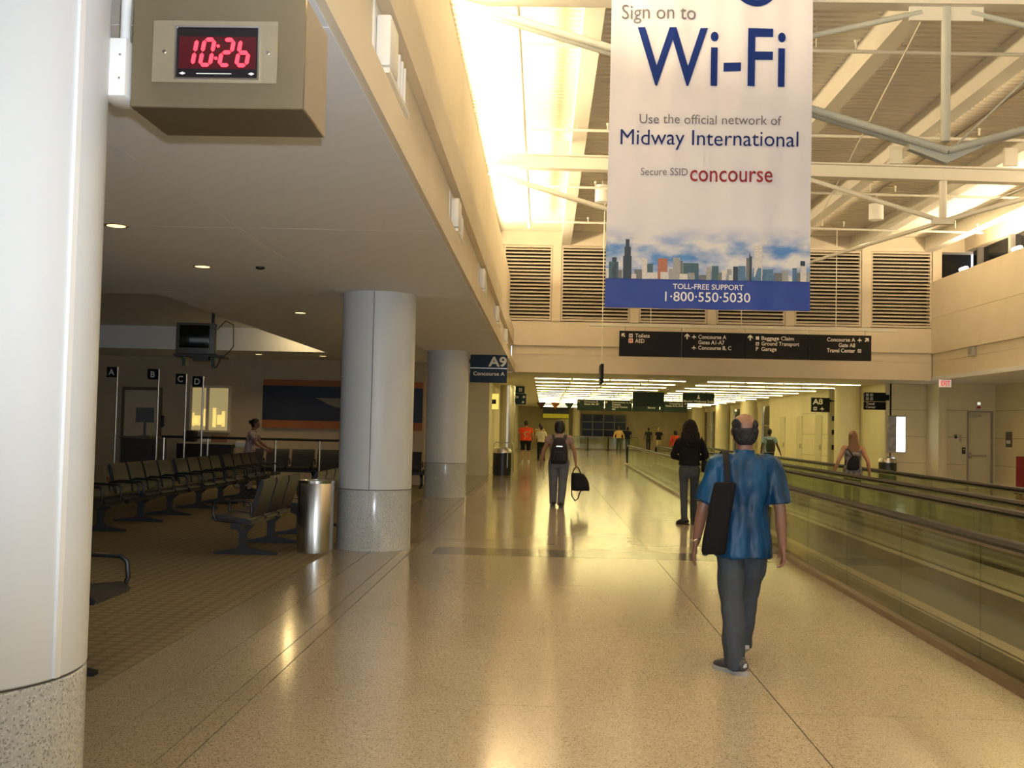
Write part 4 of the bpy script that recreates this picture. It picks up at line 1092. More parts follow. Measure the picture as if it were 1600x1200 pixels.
# ------------------------------------------------------------------ lit window, mural on the gate wall
M_PAPER = mat('paper', (.8, .78, .7), .8, noise=.02)
_n = M_PAPER.node_tree; _t = _n.nodes.new('ShaderNodeBsdfTranslucent'); _t.inputs['Color'].default_value = (.95, .9, .75, 1)
_m = _n.nodes.new('ShaderNodeAddShader'); _n.links.new(_n.nodes['Principled BSDF'].outputs[0], _m.inputs[0]); _n.links.new(_t.outputs[0], _m.inputs[1]); _n.links.new(_m.outputs[0], _n.nodes['Material Output'].inputs['Surface'])
wg = setting('window_4')
MB().box(-9.17, -8.22, 27.93, 27.96, 1.3, 2.4).build('backlit_room', mat('room_glow', (.6, .5, .3), .6, noise=.1, nscale=2, emit=(1, .74, .32), estr=.45), wg, smooth=False)
MB().box(-9.23, -9.17, 27.88, 28.0, 1.25, 2.46).box(-8.22, -8.16, 27.88, 28.0, 1.25, 2.46).box(-9.17, -8.22, 27.88, 28.0, 2.4, 2.46).box(-9.17, -8.22, 27.86, 28.0, 1.25, 1.3).box(-8.80, -8.72, 27.88, 28, 1.3, 2.4).build('frame', M_WALL, wg, smooth=False)
MB().box(-9.17, -8.22, 27.905, 27.91, 1.3, 2.4).build('pane', M_PANE, wg, smooth=False)
for k, (x, z, w, h) in enumerate(((-9.1, 1.42, .16, .25), (-8.9, 1.40, .1, .45), (-9.15, 1.4, .05, .35), (-8.62, 1.38, .09, .5), (-8.5, 1.45, .12, .25), (-8.38, 1.4, .08, .4))):
    o = MB().box(0, w, -.003, 0, 0, h).build('paper_sheet', M_PAPER, None, (x, 27.90, z), smooth=False); tag(o, ['wide sheet at the left', 'tall sheet left of the mullion', 'narrow strip at the far left', 'tall strip right of the mullion', 'square sheet in the right pane', 'narrow strip at the far right'][k] + ' taped inside the lit gate window', 'paper', 'papers taped to the lit window')
t = thing('wall_mural', 'long navy wall mural with rust coloured borders in the dark gate area', 'mural', (-5.2, 27.9, 1.40))
MB().box(-2.12, 2.05, 0, .09, 0, 1.26).build('border', mat('mural_rust', (.34, .115, .035), .6, noise=.1, nscale=2), t, smooth=False)
MB().box(-2.12, 2.05, -.012, 0, .21, 1.10).build('field', mat('mural_navy', (.012, .02, .05), .5, noise=.2, nscale=2), t, smooth=False)
MB().prism([(-.75, .80), (-.05, .80), (-.05, .55), (-.25, .58), (-.45, .66), (-.58, .74)], 'y', -.02, -.012).build('pale_shape', mat('mural_tan', (.24, .21, .15), .6, noise=.1), t, smooth=False)
t = thing('wall_phone', 'black wall telephone on the dark gate wall', 'telephone', (-10.0, 27.9, 1.35)); MB().bbox(-.08, .08, 0, .1, 0, .3, .015, 2).build('body', M_BLACK, t); MB().tube([(0, .0, .02), (.04, -.02, -.25), (-.02, .02, -.5), (0, .05, -.1)], .008, 6).build('cord', M_BLACK, t)
t = thing('gate_door', 'plain cream door in the dark gate wall behind the podium', 'door', (-10.5, 27.88, .004)); MB().box(-.45, .45, .04, .11, 0, 2.3).build('leaf', mat('gate_door_paint', (.62, .54, .42), .6, noise=.04), t, smooth=False); MB().box(-.52, -.45, .0, .11, 0, 2.38).box(.45, .52, 0, .11, 0, 2.38).box(-.45, .45, 0, .11, 2.3, 2.38).build('frame', M_BRONZE, t, smooth=False); MB().box(.32, .38, -.03, .04, 1.0, 1.14).build('handle', M_STAIN, t, smooth=False)
o = MB().bbox(-.1, .1, -.04, 0, 0, .25, .02, 2).build('wall_plate', M_BLACK, None, (-10.3, 27.99, 2.62)); tag(o, 'black speaker plate high on the dark gate wall', 'plate')
# ------------------------------------------------------------------ people
from mathutils import noise as mnoise
def cr(pts, k=4):
    """Catmull-Rom resampling of (vector..., values...) tuples"""
    out = []
    n = len(pts)
    for i in range(n - 1):
        p0 = pts[max(0, i - 1)]; p1 = pts[i]; p2 = pts[i + 1]; p3 = pts[min(n - 1, i + 2)]
        for j in range(k):
            t = j / k
            out.append(tuple(.5 * (2 * b + (c - a) * t + (2 * a - 5 * b + 4 * c - d) * t * t + (3 * b - a - 3 * c + d) * t ** 3) for a, b, c, d in zip(p0, p1, p2, p3)))
    out.append(tuple(pts[-1]))
    return out
def limb(mb, pts, n=14, k=4, ref=(1, 0, 0)):
    """pts: (x,y,z,ru,rv); ru along ref, rv across"""
    P = cr([tuple(p) if len(p) == 5 else tuple(p) + (p[3],) for p in pts], k)
    o = len(mb.v); ref = Vector(ref)
    for i, p in enumerate(P):
        a = Vector(P[max(0, i - 1)][:3]); b = Vector(P[min(len(P) - 1, i + 1)][:3])
        t = (b - a).normalized()
        u = ref - t * ref.dot(t)
        if u.length < .05: u = Vector((0, 1, 0)) - t * t.y
        u.normalize(); v = t.cross(u)
        for q in range(n):
            an = 2 * PI * q / n
            mb.v.append(tuple(Vector(p[:3]) + u * max(.001, p[3]) * math.cos(an) + v * max(.001, p[4]) * math.sin(an)))
    m = len(P)
    for i in range(m - 1):
        for q in range(n):
            mb.f.append((o + i * n + q, o + i * n + (q + 1) % n, o + (i + 1) * n + (q + 1) % n, o + (i + 1) * n + q))
    mb.f.append(tuple(o + q for q in reversed(range(n)))); mb.f.append(tuple(o + (m - 1) * n + q for q in range(n)))
def rings(mb, secs, n=24, k=4, pw=2.3):
    """secs: (x,y,z,rx,ry) horizontal superellipse rings"""
    P = cr(secs, k); o = len(mb.v)
    for p in P:
        for q in range(n):
            an = 2 * PI * q / n; c, s = math.cos(an), math.sin(an)
            mb.v.append((p[0] + max(.001, p[3]) * math.copysign(abs(c) ** (2 / pw), c), p[1] + max(.001, p[4]) * math.copysign(abs(s) ** (2 / pw), s), p[2]))
    for i in range(len(P) - 1):
        for q in range(n):
            mb.f.append((o + i * n + q, o + i * n + (q + 1) % n, o + (i + 1) * n + (q + 1) % n, o + (i + 1) * n + q))
    mb.f.append(tuple(o + q for q in reversed(range(n)))); mb.f.append(tuple(o + (len(P) - 1) * n + q for q in range(n)))
def fuse(mb, name, m, parent, voxel, smooth=2, fold=0.0, ffreq=(7, 7, 3), seed=0.0, s=1.0):
    me = bpy.data.meshes.new('tmp'); me.from_pydata([tuple(c * s for c in v) for v in mb.v], [], mb.f)
    bm = bmesh.new(); bm.from_mesh(me); bmesh.ops.recalc_face_normals(bm, faces=bm.faces); bm.to_mesh(me); bm.free()
    ob = bpy.data.objects.new('tmp', me); COL.objects.link(ob)
    r = ob.modifiers.new('r', 'REMESH'); r.mode = 'VOXEL'; r.voxel_size = voxel
    sm = ob.modifiers.new('s', 'SMOOTH'); sm.iterations = smooth; sm.factor = .5
    dg = bpy.context.evaluated_depsgraph_get()
    out = bpy.data.meshes.new_from_object(ob.evaluated_get(dg))
    bpy.data.objects.remove(ob); bpy.data.meshes.remove(me)
    if fold > 0:
        ns = [v.normal.copy() for v in out.vertices]
        for v, nr in zip(out.vertices, ns):
            q = Vector((v.co.x * ffreq[0] + seed, v.co.y * ffreq[1], v.co.z * ffreq[2]))
            v.co += nr * fold * (mnoise.noise(q) + .5 * mnoise.noise(q * 2.3))
    out.materials.clear(); out.materials.append(m)
    out.polygons.foreach_set('use_smooth', [True] * len(out.polygons))
    out.name = name
    return link(name, out, parent)
def lerp(a, b, t): return tuple(x + (y - x) * t for x, y in zip(a, b))

def hand(mb, wrist, d, fwd, side, curl=.5):
    """palm and five fingers hanging from the wrist; fwd: thumb side; curl closes the fingers"""
    d = Vector(d).normalized(); f = Vector(fwd); f = (f - d * f.dot(d)).normalized(); nrm = d.cross(f)
    if nrm.x * side > 0: nrm = -nrm          # palm looks towards the body
    w = Vector(wrist)
    def P(a, b, c): return w + d * a + f * b + nrm * c
    limb(mb, [tuple(P(-.02, 0, 0)) + (.024, .02), tuple(P(.03, 0, 0)) + (.034, .017), tuple(P(.085, 0, .002)) + (.040, .015), tuple(P(.10, 0, .004)) + (.036, .012)], 12, 3, ref=f)
    for b, L in ((.030, .070), (.011, .080), (-.009, .074), (-.029, .056)):
        pts = []; a0, c0, an = .088, .004, curl * .35
        q = (a0, c0)
        pts.append(tuple(P(q[0], b, q[1])) + (.0098,))
        for j, fr in enumerate((.45, .3, .25)):
            q = (q[0] + L * fr * math.cos(an), q[1] + L * fr * math.sin(an)); an += curl * .75
            pts.append(tuple(P(q[0], b * (1.04 + .04 * j), q[1])) + ((.0094, .0086, .0066)[j],))
        limb(mb, pts, 8, 3, ref=f)
    limb(mb, [tuple(P(.012, .022, .004)) + (.014,), tuple(P(.042, .047, .012)) + (.0118,), tuple(P(.068, .056, .022)) + (.0105,), tuple(P(.088, .055, .028)) + (.008,)], 8, 3, ref=nrm)

def shoe(parent, x, y, z, hd, s, up, sole, lift=0.0, spark=None):
    """a shoe at the ankle's ground point, toe towards heading hd (0 = +Y), heel raised by lift radians"""
    mb = MB()
    rings_pts = [(0, -.09, .035, .034, .02), (0, -.085, .06, .038, .03)]
    limb(mb, [(0, -.095, .055, .030, .03), (0, -.07, .062, .040, .042), (0, -.01, .066, .041, .048), (0, .06, .055, .046, .038), (0, .13, .042, .047, .026), (0, .175, .034, .033, .018), (0, .19, .03, .012, .01)], 14, 3, ref=(1, 0, 0))
    limb(mb, [(0, -.03, .04, .042, .05), (0, -.03, .10, .042, .052), (0, -.03, .115, .040, .050)], 14, 2)
    sl = MB()
    out = [(.034, -.10), (.044, -.05), (.040, .02), (.050, .09), (.046, .15), (.025, .195), (-.025, .195), (-.044, .15), (-.046, .09), (-.036, .02), (-.042, -.05), (-.032, -.10)]
    sl.prism(out, 'z', 0.0, .026)
    o = mb.build('shoe', up, parent)
    o.location = (x * s, y * s, z); o.rotation_euler = (-lift, 0, hd); o.scale = (s * 1.04, s * 1.04, s * 1.04)
    sl.build('sole', sole, o)
    if spark:
        MB().bbox(-.016, .016, -.104, -.090, .05, .085, .006, 1).build('heel_patch', spark, o)
        MB().bbox(-.048, -.040, -.06, -.02, .05, .075, .004, 1).bbox(.040, .048, -.06, -.02, .05, .075, .004, 1).build('side_patch', spark, o)
    return o

def person(label, loc, H=1.7, rz=0.0, lf=(-.09, -.15), rf=(.09, .18), le=(-.27, -.02, 1.12), lw=(-.31, .06, .87), re=(.27, .02, 1.12), rw=(.30, .1, .87),
           skin=(.30, .17, .105), top=None, bottom=None, hair=None, hstyle='short', hem=.90, sleeve=.6, leg='long', girth=1.0, hip=1.0, voxel=.012,
           shoes=None, sole=None, lean=0.0, fold=.006, lift=(0, 0), toe=(0.0, 0.0), curl=(.5, .5), spark=None, straps=False, skirt=False, collar=False, topname='shirt', legw=1.0, headw=1.0):
    s = H / 1.75
    t = thing('person', label, 'person', loc, rz)
    LY = lean
    def tz(z): return LY * max(0, (z - .95)) / .6        # forward lean of the trunk
    hipL, hipR = (-.092 * hip, tz(.9), .90), (.092 * hip, tz(.9), .90)
    aL, aR = (lf[0], lf[1] - .0, .10 + (lf[2] if len(lf) > 2 else 0)), (rf[0], rf[1], .10 + (rf[2] if len(rf) > 2 else 0))
    def knee(h, a): return (h[0] * .55 + a[0] * .45, (h[1] + a[1]) / 2 + .045, .50 + (a[2] - .10) * .4)
    kL, kR = knee(hipL, aL), knee(hipR, aR)
    shL, shR = (-.178 * (.6 + .4 * girth), tz(1.41), 1.405), (.178 * (.6 + .4 * girth), tz(1.41), 1.405)
    sk = mat('skin_' + str(abs(hash(skin)) % 9999), skin, .5, noise=.05, nscale=20)
    # --- continuous body
    b = MB(); g = girth
    rings(b, [(0, tz(.8), .83, .09 * hip, .07), (0, tz(.92), .92, .158 * hip, .108 * g), (0, tz(1.08), 1.08, .135 * g, .09 * g), (0, tz(1.28), 1.28, .155 * g, .108 * g), (0, tz(1.38), 1.385, .150 * g, .088 * g), (0, tz(1.44), 1.445, .095, .066), (0, tz(1.49), 1.48, .06, .058), (0, tz(1.53) + .005, 1.55, .054, .056)])
    hy = tz(1.65) + .018; hw = headw
    rings(b, [(0, hy + .01, 1.525, .040, .045), (0, hy + .012, 1.55, .057 * hw, .078), (0, hy + .004, 1.60, .068 * hw, .092), (0, hy, 1.65, .075 * hw, .097), (0, hy - .004, 1.69, .072 * hw, .094), (0, hy - .004, 1.725, .055 * hw, .072), (0, hy - .004, 1.745, .028, .038), (0, hy - .004, 1.75, .008, .01)], 20, 4, 2.05)
    b.sphere((0, hy + .098, 1.605), (.012, .02, .026), 10, 8)                       # nose
    b.sphere((0, hy + .088, 1.565), (.024, .012, .010), 10, 6)                       # lips
    for q in (-1, 1):
        b.sphere((q * .076 * hw, hy - .008, 1.625), (.012, .022, .032), 10, 8)        # ears
        b.sphere((q * .03, hy + .085, 1.65), (.018, .012, .010), 8, 6)                # brow
    for sh, e, w, q in ((shL, le, lw, -1), (shR, re, rw, 1)):
        limb(b, [(sh[0] * .8, sh[1], sh[2] + .0, .055, .055), sh + (.054, .056), lerp(sh, e, .45) + (.046 * g ** .5, .049 * g ** .5), e + (.038, .040), lerp(e, w, .35) + (.038, .040), w + (.024, .028)], 14, 4, ref=(0, 1, 0))
        d = (Vector(w) - Vector(e)).normalized()
        hand(b, w, d, (0, 1, 0), q, curl[0] if q < 0 else curl[1])
    for h, k, a in ((hipL, kL, aL), (hipR, kR, aR)):
        limb(b, [(h[0], h[1], .93, .075, .085), h + (.080, .088), lerp(h, k, .5) + (.070, .076), k + (.052, .056), lerp(k, a, .32) + (.050, .057), lerp(k, a, .75) + (.036, .040), a + (.032, .036), (a[0], a[1] + .01, a[2] - .05, .03, .034)], 14, 4)
    fuse(b, 'body', sk, t, voxel, 3, s=s)
    for q in (-1, 1):
        MB().sphere((q * .031 * s, (hy + .086) * s, 1.634 * s), .011 * s, 8, 6).build('eye', mat('eye_dark', (.02, .015, .01), .2, noise=.1), t)
    # --- trousers, shorts or skirt
    c = MB(); L = 1.02 * 1.0
    rings(c, [(0, tz(.83), .79, .11 * hip, .095), (0, tz(.84), .83, .160 * hip, .115 * g), (0, tz(.93), .93, .178 * hip, .128 * g), (0, tz(1.02), 1.02, .152 * g, .112 * g), (0, tz(1.05), 1.05, .148 * g, .108 * g)])
    for h, k, a in ((hipL, kL, aL), (hipR, kR, aR)):
        if leg == 'long':
            pts = [(h[0], h[1], .94, .085 * hip, .10), h + (.092 * hip, .104 * hip), lerp(h, k, .5) + (.083 * legw, .090 * legw), k + (.069 * legw, .073 * legw), lerp(k, a, .5) + (.066 * legw, .070 * legw), (a[0], a[1], a[2] - .005, .060 * legw, .070 * legw), (a[0], a[1], a[2] - .05, .058 * legw, .072 * legw)]
        else:
            pts = [(h[0], h[1], .94, .085, .10), h + (.096 * hip, .108 * hip), lerp(h, k, .5) + (.092, .098), lerp(h, k, .92) + (.090, .094)]
        limb(c, pts, 16, 4)
    fuse(c, 'trousers' if leg == 'long' else 'shorts', bottom, t, voxel, 3, fold * .8, (6, 6, 5), 3.1, s=s)
    # --- top
    c = MB()
    hw2 = max(.184 * hip, .165 * g) if hem < .95 else .160 * g
    secs = [(0, tz(hem), hem, hw2 + .016, .128 * g + .022), (0, tz(hem), hem + .04, hw2 + .014, .128 * g + .020), (0, tz(1.0), max(hem + .07, 1.0), hw2 + .004, .128 * g + .006), (0, tz(1.1), max(hem + .12, 1.12), .166 * g, .120 * g), (0, tz(1.26), 1.26, .176 * g, .128 * g), (0, tz(1.37), 1.375, .176 * g, .108 * g)]
    if not straps:
        secs += [(0, tz(1.43), 1.435, .125, .085), (0, tz(1.475), 1.478, .075, .072)]
        if collar: secs += [(0, tz(1.5), 1.505, .072, .074)]
        else: secs += [(0, tz(1.49), 1.488, .070, .068)]
    else:
        secs += [(0, tz(1.39), 1.395, .155 * g, .10 * g)]
    rings(c, secs)
    for sh, e, w, q in ((shL, le, lw, -1), (shR, re, rw, 1)):
        if straps:
            limb(c, [(q * .10, .075 + tz(1.36), 1.36, .018, .012), (q * .105, tz(1.45), 1.455, .018, .012), (q * .10, -.085 + tz(1.36), 1.36, .018, .012)], 8, 3)
        elif sleeve <= 1.0:
            end = lerp(sh, e, sleeve)
            limb(c, [(sh[0] * .35, sh[1], sh[2] + .005, .070, .058), (sh[0] * .72, sh[1], sh[2] + .0, .072, .066), (sh[0] * 1.0, sh[1], sh[2] - .012, .072, .074), lerp(sh, e, sleeve * .55) + (.070, .078), end + (.072, .082)], 16, 4, ref=(0, 1, 0))
        else:
            limb(c, [(sh[0] * .72, sh[1], sh[2] - .0, .064, .062), (sh[0] * 1.0, sh[1], sh[2] - .01, .066, .068), lerp(sh, e, .5) + (.060, .064), e + (.054, .056), lerp(e, w, .4) + (.050, .052), lerp(e, w, .97) + (.040, .042)], 16, 4, ref=(0, 1, 0))
    fuse(c, topname, top, t, voxel, 2, fold, (10, 10, 3.6), 1.7, s=s)
    # --- hair
    c = MB()
    if hstyle == 'fringe':
        rings(c, [(0, hy - .052, 1.535, .042, .040), (0, hy - .040, 1.56, .064 * hw, .066), (0, hy - .032, 1.60, .079 * hw, .078), (0, hy - .029, 1.635, .083 * hw, .080), (0, hy - .022, 1.655, .080 * hw, .070), (0, hy - .02, 1.668, .070 * hw, .055)], 20, 4, 2.05)
        for q in (-1, 1): c.sphere((q * .046 * hw, hy - .018, 1.674), (.040, .078, .044), 14, 10)
    elif hstyle == 'short':
        rings(c, [(0, hy - .040, 1.55, .052, .052), (0, hy - .030, 1.60, .078, .078), (0, hy - .022, 1.65, .086, .090), (0, hy - .014, 1.70, .082, .096), (0, hy - .010, 1.74, .062, .080), (0, hy - .008, 1.765, .03, .04)], 20, 4, 2.05)
    elif hstyle == 'bob':
        rings(c, [(0, hy - .045, 1.50, .080, .050), (0, hy - .035, 1.56, .100, .075), (0, hy - .025, 1.63, .106, .092), (0, hy - .015, 1.70, .098, .100), (0, hy - .010, 1.75, .070, .082), (0, hy - .008, 1.775, .03, .04)], 20, 4, 2.05)
    elif hstyle == 'long':
        rings(c, [(0, hy - .10, 1.27, .10, .035), (0, hy - .09, 1.36, .118, .045), (0, hy - .07, 1.46, .108, .055), (0, hy - .04, 1.56, .098, .075), (0, hy - .025, 1.63, .092, .090), (0, hy - .015, 1.70, .086, .096), (0, hy - .010, 1.745, .062, .078), (0, hy - .008, 1.768, .03, .04)], 20, 4, 2.05)
    elif hstyle == 'curly':
        rings(c, [(.01, hy - .11, 1.30, .12, .05), (.005, hy - .10, 1.38, .165, .075), (0, hy - .08, 1.48, .165, .09), (0, hy - .05, 1.58, .145, .10), (0, hy - .03, 1.66, .125, .105), (0, hy - .02, 1.73, .098, .098), (0, hy - .012, 1.77, .055, .06), (0, hy - .012, 1.785, .02, .02)], 20, 4, 2.05)
    elif hstyle == 'bun':
        rings(c, [(0, hy - .040, 1.55, .056, .052), (0, hy - .030, 1.60, .080, .078), (0, hy - .022, 1.65, .088, .090), (0, hy - .014, 1.70, .084, .096), (0, hy - .010, 1.745, .062, .080), (0, hy - .008, 1.77, .03, .04)], 20, 4, 2.05)
        c.sphere((0, hy - .13, 1.68), (.05, .045, .05), 12, 8)
    fuse(c, 'hair', hair, t, max(.006, voxel * .8), 1, .012 if hstyle == 'curly' else .003, (28, 28, 18), .4, s=s)
    # --- shoes
    shoe(t, aL[0], aL[1], (aL[2] - .10) * s + (.075 * math.sin(lift[0])) * s, toe[0], s, shoes, sole, lift[0], spark)
    shoe(t, aR[0], aR[1], (aR[2] - .10) * s + (.075 * math.sin(lift[1])) * s, toe[1], s, shoes, sole, lift[1], spark)
    return t

def fabric(name, col, rough=.8, noise_=.12, ns=14, bump=.15, bs=180, **k):
    k.setdefault('spec', .2)
    return mat(name, col, rough, noise=noise_, nscale=ns, bump=bump, bscale=bs, **k)
H_BLACK = mat('hair_black', (.008, .006, .005), .45, noise=.3, nscale=40, stretch=(6, 6, 1)); H_GREY = mat('hair_grey', (.020, .019, .020), .8, spec=.15, noise=.5, nscale=60); H_BROWN = mat('hair_brown', (.16, .075, .028), .5, noise=.3, nscale=40, stretch=(6, 6, 1))
SH_BLK = mat('shoe_black', (.015, .014, .014), .45, noise=.1); SH_WHT = mat('shoe_white', (.6, .6, .57), .5, noise=.05); SH_GRY = mat('shoe_grey', (.05, .05, .055), .55, noise=.4, nscale=30); SO_GRY = mat('sole_grey', (.34, .34, .33), .6, noise=.15, nscale=40)
SPARK = mat('reflective_patch', (.85, .87, .95), .15, metal=.6, noise=.03)
def satin():
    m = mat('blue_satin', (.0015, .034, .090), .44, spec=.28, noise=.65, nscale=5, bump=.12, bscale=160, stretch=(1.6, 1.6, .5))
    return m
J_GREY = fabric('trousers_grey', (.048, .057, .07)); J_JEAN = fabric('jeans_blue', (.10, .115, .15)); J_BLK = fabric('trousers_black', (.012, .012, .014)); J_SLACK = fabric('slacks_bluegrey', (.13, .14, .18))

# the man in the blue shirt
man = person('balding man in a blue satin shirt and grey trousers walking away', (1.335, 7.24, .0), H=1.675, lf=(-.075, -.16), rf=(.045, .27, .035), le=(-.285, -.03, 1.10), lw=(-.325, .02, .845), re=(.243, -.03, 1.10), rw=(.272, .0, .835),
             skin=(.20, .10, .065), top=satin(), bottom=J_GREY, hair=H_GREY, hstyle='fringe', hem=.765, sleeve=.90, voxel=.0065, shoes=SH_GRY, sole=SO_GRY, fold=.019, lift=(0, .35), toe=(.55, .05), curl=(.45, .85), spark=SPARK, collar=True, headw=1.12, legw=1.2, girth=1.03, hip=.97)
t = thing('tote_bag', 'long black tote bag hanging from the left shoulder of the man in blue', 'bag', (1.335, 7.24, 0))
mb = MB(); rings(mb, [(-.222, -.165, .765, .05, .03), (-.222, -.168, .78, .078, .042), (-.20, -.168, .95, .074, .048), (-.155, -.165, 1.20, .072, .040), (-.15, -.165, 1.225, .068, .028)], 20, 3, 4.0)
fuse(mb, 'bag', fabric('bag_black', (.006, .005, .006), .85, spec=.2), t, .008, 2, .004)
mb = MB(); limb(mb, [(-.14, -.165, 1.20, .02, .005), (-.138, -.145, 1.28, .02, .005), (-.135, -.085, 1.375, .022, .005), (-.13, .0, 1.425, .022, .005), (-.14, .08, 1.39, .022, .005), (-.16, .11, 1.28, .022, .005), (-.20, .06, 1.18, .022, .005), (-.205, -.10, 1.16, .022, .005)], 8, 4, ref=(1, 0, 0)); mb.build('strap', J_BLK, t)
MB().sphere((-.275, -.17, .76), (.022, .012, .012), 10, 6).build('buckle', M_BLACK, t)
mb = MB(); mb.tube([(-.316 + .032 * math.cos(a), .005 + .034 * math.sin(a), .835 + .012 * math.cos(a)) for a in [2 * PI * q / 16 for q in range(17)]], .006, 6)
mb.build('wristwatch', M_STAIN, man)

# the woman with backpack and duffel bag
w1 = person('dark haired woman in grey slacks carrying a backpack and a duffel bag', (.31, 21.55, 0), H=1.70, lf=(-.10, .12), rf=(.055, -.10), le=(-.31, -.03, 1.15), lw=(-.36, .03, .90), re=(.31, .0, 1.14), rw=(.345, .02, .90), skin=(.28, .15, .09),
            top=fabric('top_mauve', (.26, .19, .19)), bottom=J_SLACK, hair=H_BLACK, hstyle='bob', hem=.96, sleeve=.42, voxel=.010, shoes=SH_BLK, sole=SH_BLK, girth=1.15, hip=1.18, legw=1.28, curl=(.5, 1.3), toe=(.1, -.1))
t = thing('backpack', 'black backpack worn by the dark haired woman with the duffel', 'backpack', (.31, 21.55, 0))
M_PACK = fabric('pack_black', (.016, .016, .022), .6)
mb = MB(); rings(mb, [(0, -.235, .855, .10, .05), (0, -.24, .87, .155, .085), (0, -.24, 1.0, .17, .105), (0, -.23, 1.2, .15, .09), (0, -.22, 1.34, .10, .06), (0, -.21, 1.38, .05, .03)], 20, 4, 3.0); fuse(mb, 'pack', M_PACK, t, .012, 2, .003)
MB().bbox(-.10, .10, -.37, -.30, .91, 1.10, .03, 2).build('front_pocket', M_PACK, t); MB().box(-.06, .06, -.335, -.325, 1.19, 1.21).build('logo_strip', M_STAIN, t, smooth=False)
for q in (-1, 1):
    mb = MB(); limb(mb, [(q * .08, -.19, 1.30, .03, .012), (q * .12, -.10, 1.40, .03, .010), (q * .135, .0, 1.425, .03, .010), (q * .15, .11, 1.36, .03, .010), (q * .16, .155, 1.22, .03, .010)], 8, 4); mb.build('shoulder_strap', M_PACK, t)
t = thing('duffel_bag', 'black duffel bag with a trailing strap held in the right hand of the backpack woman', 'bag', (.31, 21.55, 0))
mb = MB(); rings(mb, [(.43, .0, .325, .15, .10), (.435, 0, .345, .185, .14), (.42, 0, .50, .175, .14), (.38, 0, .64, .13, .11), (.345, 0, .675, .08, .06)], 20, 4, 3.2); fuse(mb, 'bag', J_BLK, t, .014, 2, .006)
MB().tube([(.27, 0, .62), (.30, .0, .74), (.345, .01, .80), (.39, 0, .78), (.46, 0, .62), (.49, 0, .56)], .011, 8).build('handle', J_BLK, t)
MB().tube([(.26, -.05, .36), (.27, -.06, .22), (.33, -.06, .13), (.39, -.06, .17), (.42, -.05, .28), (.46, -.05, .34)], .012, 8).build('trailing_strap', J_BLK, t)

# the woman with curly hair
person('woman with long dark curly hair, black jacket and grey jeans', (2.45, 18.25, 0), H=1.72, lf=(-.085, -.08), rf=(.10, .14), le=(-.27, .05, 1.16), lw=(-.13, .20, 1.10), re=(.28, .04, 1.16), rw=(.13, .20, 1.10), skin=(.30, .18, .12), top=fabric('jacket_black', (.006, .006, .007)), bottom=J_GREY,
       hair=mat('hair_dark_curl', (.006, .004, .003), .75, spec=.2, noise=.3, nscale=40), hstyle='curly', hem=1.0, sleeve=2, voxel=.010, shoes=SH_BLK, sole=SH_BLK, topname='jacket', girth=1.05, legw=.92, toe=(.5, -.1))
t = thing('handbag', 'dark handbag at the right hip of the woman with curly hair', 'bag', (2.45, 18.25, 0))
mb = MB(); rings(mb, [(.27, .02, .87, .05, .09), (.275, .02, .89, .07, .13), (.27, .02, 1.0, .065, .12), (.25, .02, 1.07, .04, .09)], 16, 3, 3); fuse(mb, 'bag', J_BLK, t, .012, 2, .004); MB().tube([(.25, -.06, 1.05), (.26, -.09, 1.25), (.19, -.03, 1.46), (.26, .11, 1.25), (.25, .1, 1.05)], .010, 6).build('strap', J_BLK, t)

# woman on the far walkway
fl = person('woman with straight brown hair in a floral top standing on the far walkway', (5.80, 20.5, .016), H=1.60, lf=(-.09, 0), rf=(.09, .05), le=(-.30, -.02, 1.14), lw=(-.36, .08, .90), re=(.30, -.02, 1.14), rw=(.36, .06, .90), skin=(.42, .21, .12), top=mat('floral_print', (.16, .15, .16), .7, noise=.95, nscale=16), bottom=J_BLK, hair=H_BROWN, hstyle='long', hem=.86, straps=True, voxel=.010, shoes=SH_BLK, sole=SH_BLK, topname='floral_top')
t = thing('shoulder_bag', 'soft black bag on the back of the woman in the floral top', 'bag', (5.80, 20.5, 0))
mb = MB(); rings(mb, [(-.05, -.17, .90, .06, .04), (-.05, -.175, .93, .11, .06), (-.03, -.17, 1.08, .10, .06), (0, -.15, 1.17, .05, .03)], 16, 3, 2.6); fuse(mb, 'bag', J_BLK, t, .012, 2, .006); MB().tube([(-.03, -.15, 1.15), (-.10, -.12, 1.26), (-.13, .0, 1.305), (-.12, .09, 1.24)], .012, 6).build('strap', J_BLK, t)
# man beyond the walkways with a backpack
person('man in a light blue shirt with a dark backpack beyond the walkways', (7.9, 38.2, 0), H=1.70, skin=(.16, .09, .055), le=(-.26, 0, 1.13), lw=(-.28, .05, .88), re=(.29, -.04, 1.14), rw=(.38, -.06, .90), top=fabric('shirt_lightblue', (.30, .42, .48)), bottom=J_GREY, hair=H_BLACK, voxel=.014, shoes=SH_BLK, sole=SH_BLK)
t = thing('backpack', 'dark olive backpack on the man in light blue beyond the walkways', 'backpack', (7.9, 38.2, 0)); mb = MB(); rings(mb, [(0, -.21, .90, .10, .05), (0, -.22, .93, .15, .08), (0, -.22, 1.15, .16, .09), (0, -.2, 1.33, .10, .05)], 16, 3, 3); fuse(mb, 'pack', fabric('pack_olive', (.05, .055, .04)), t, .016, 2); MB().tube([(-.1, -.17, 1.28), (-.12, -.02, 1.40), (-.13, .11, 1.30)], .016, 6).tube([(.1, -.17, 1.28), (.12, -.02, 1.40), (.13, .11, 1.30)], .016, 6).build('strap', M_PACK, t)
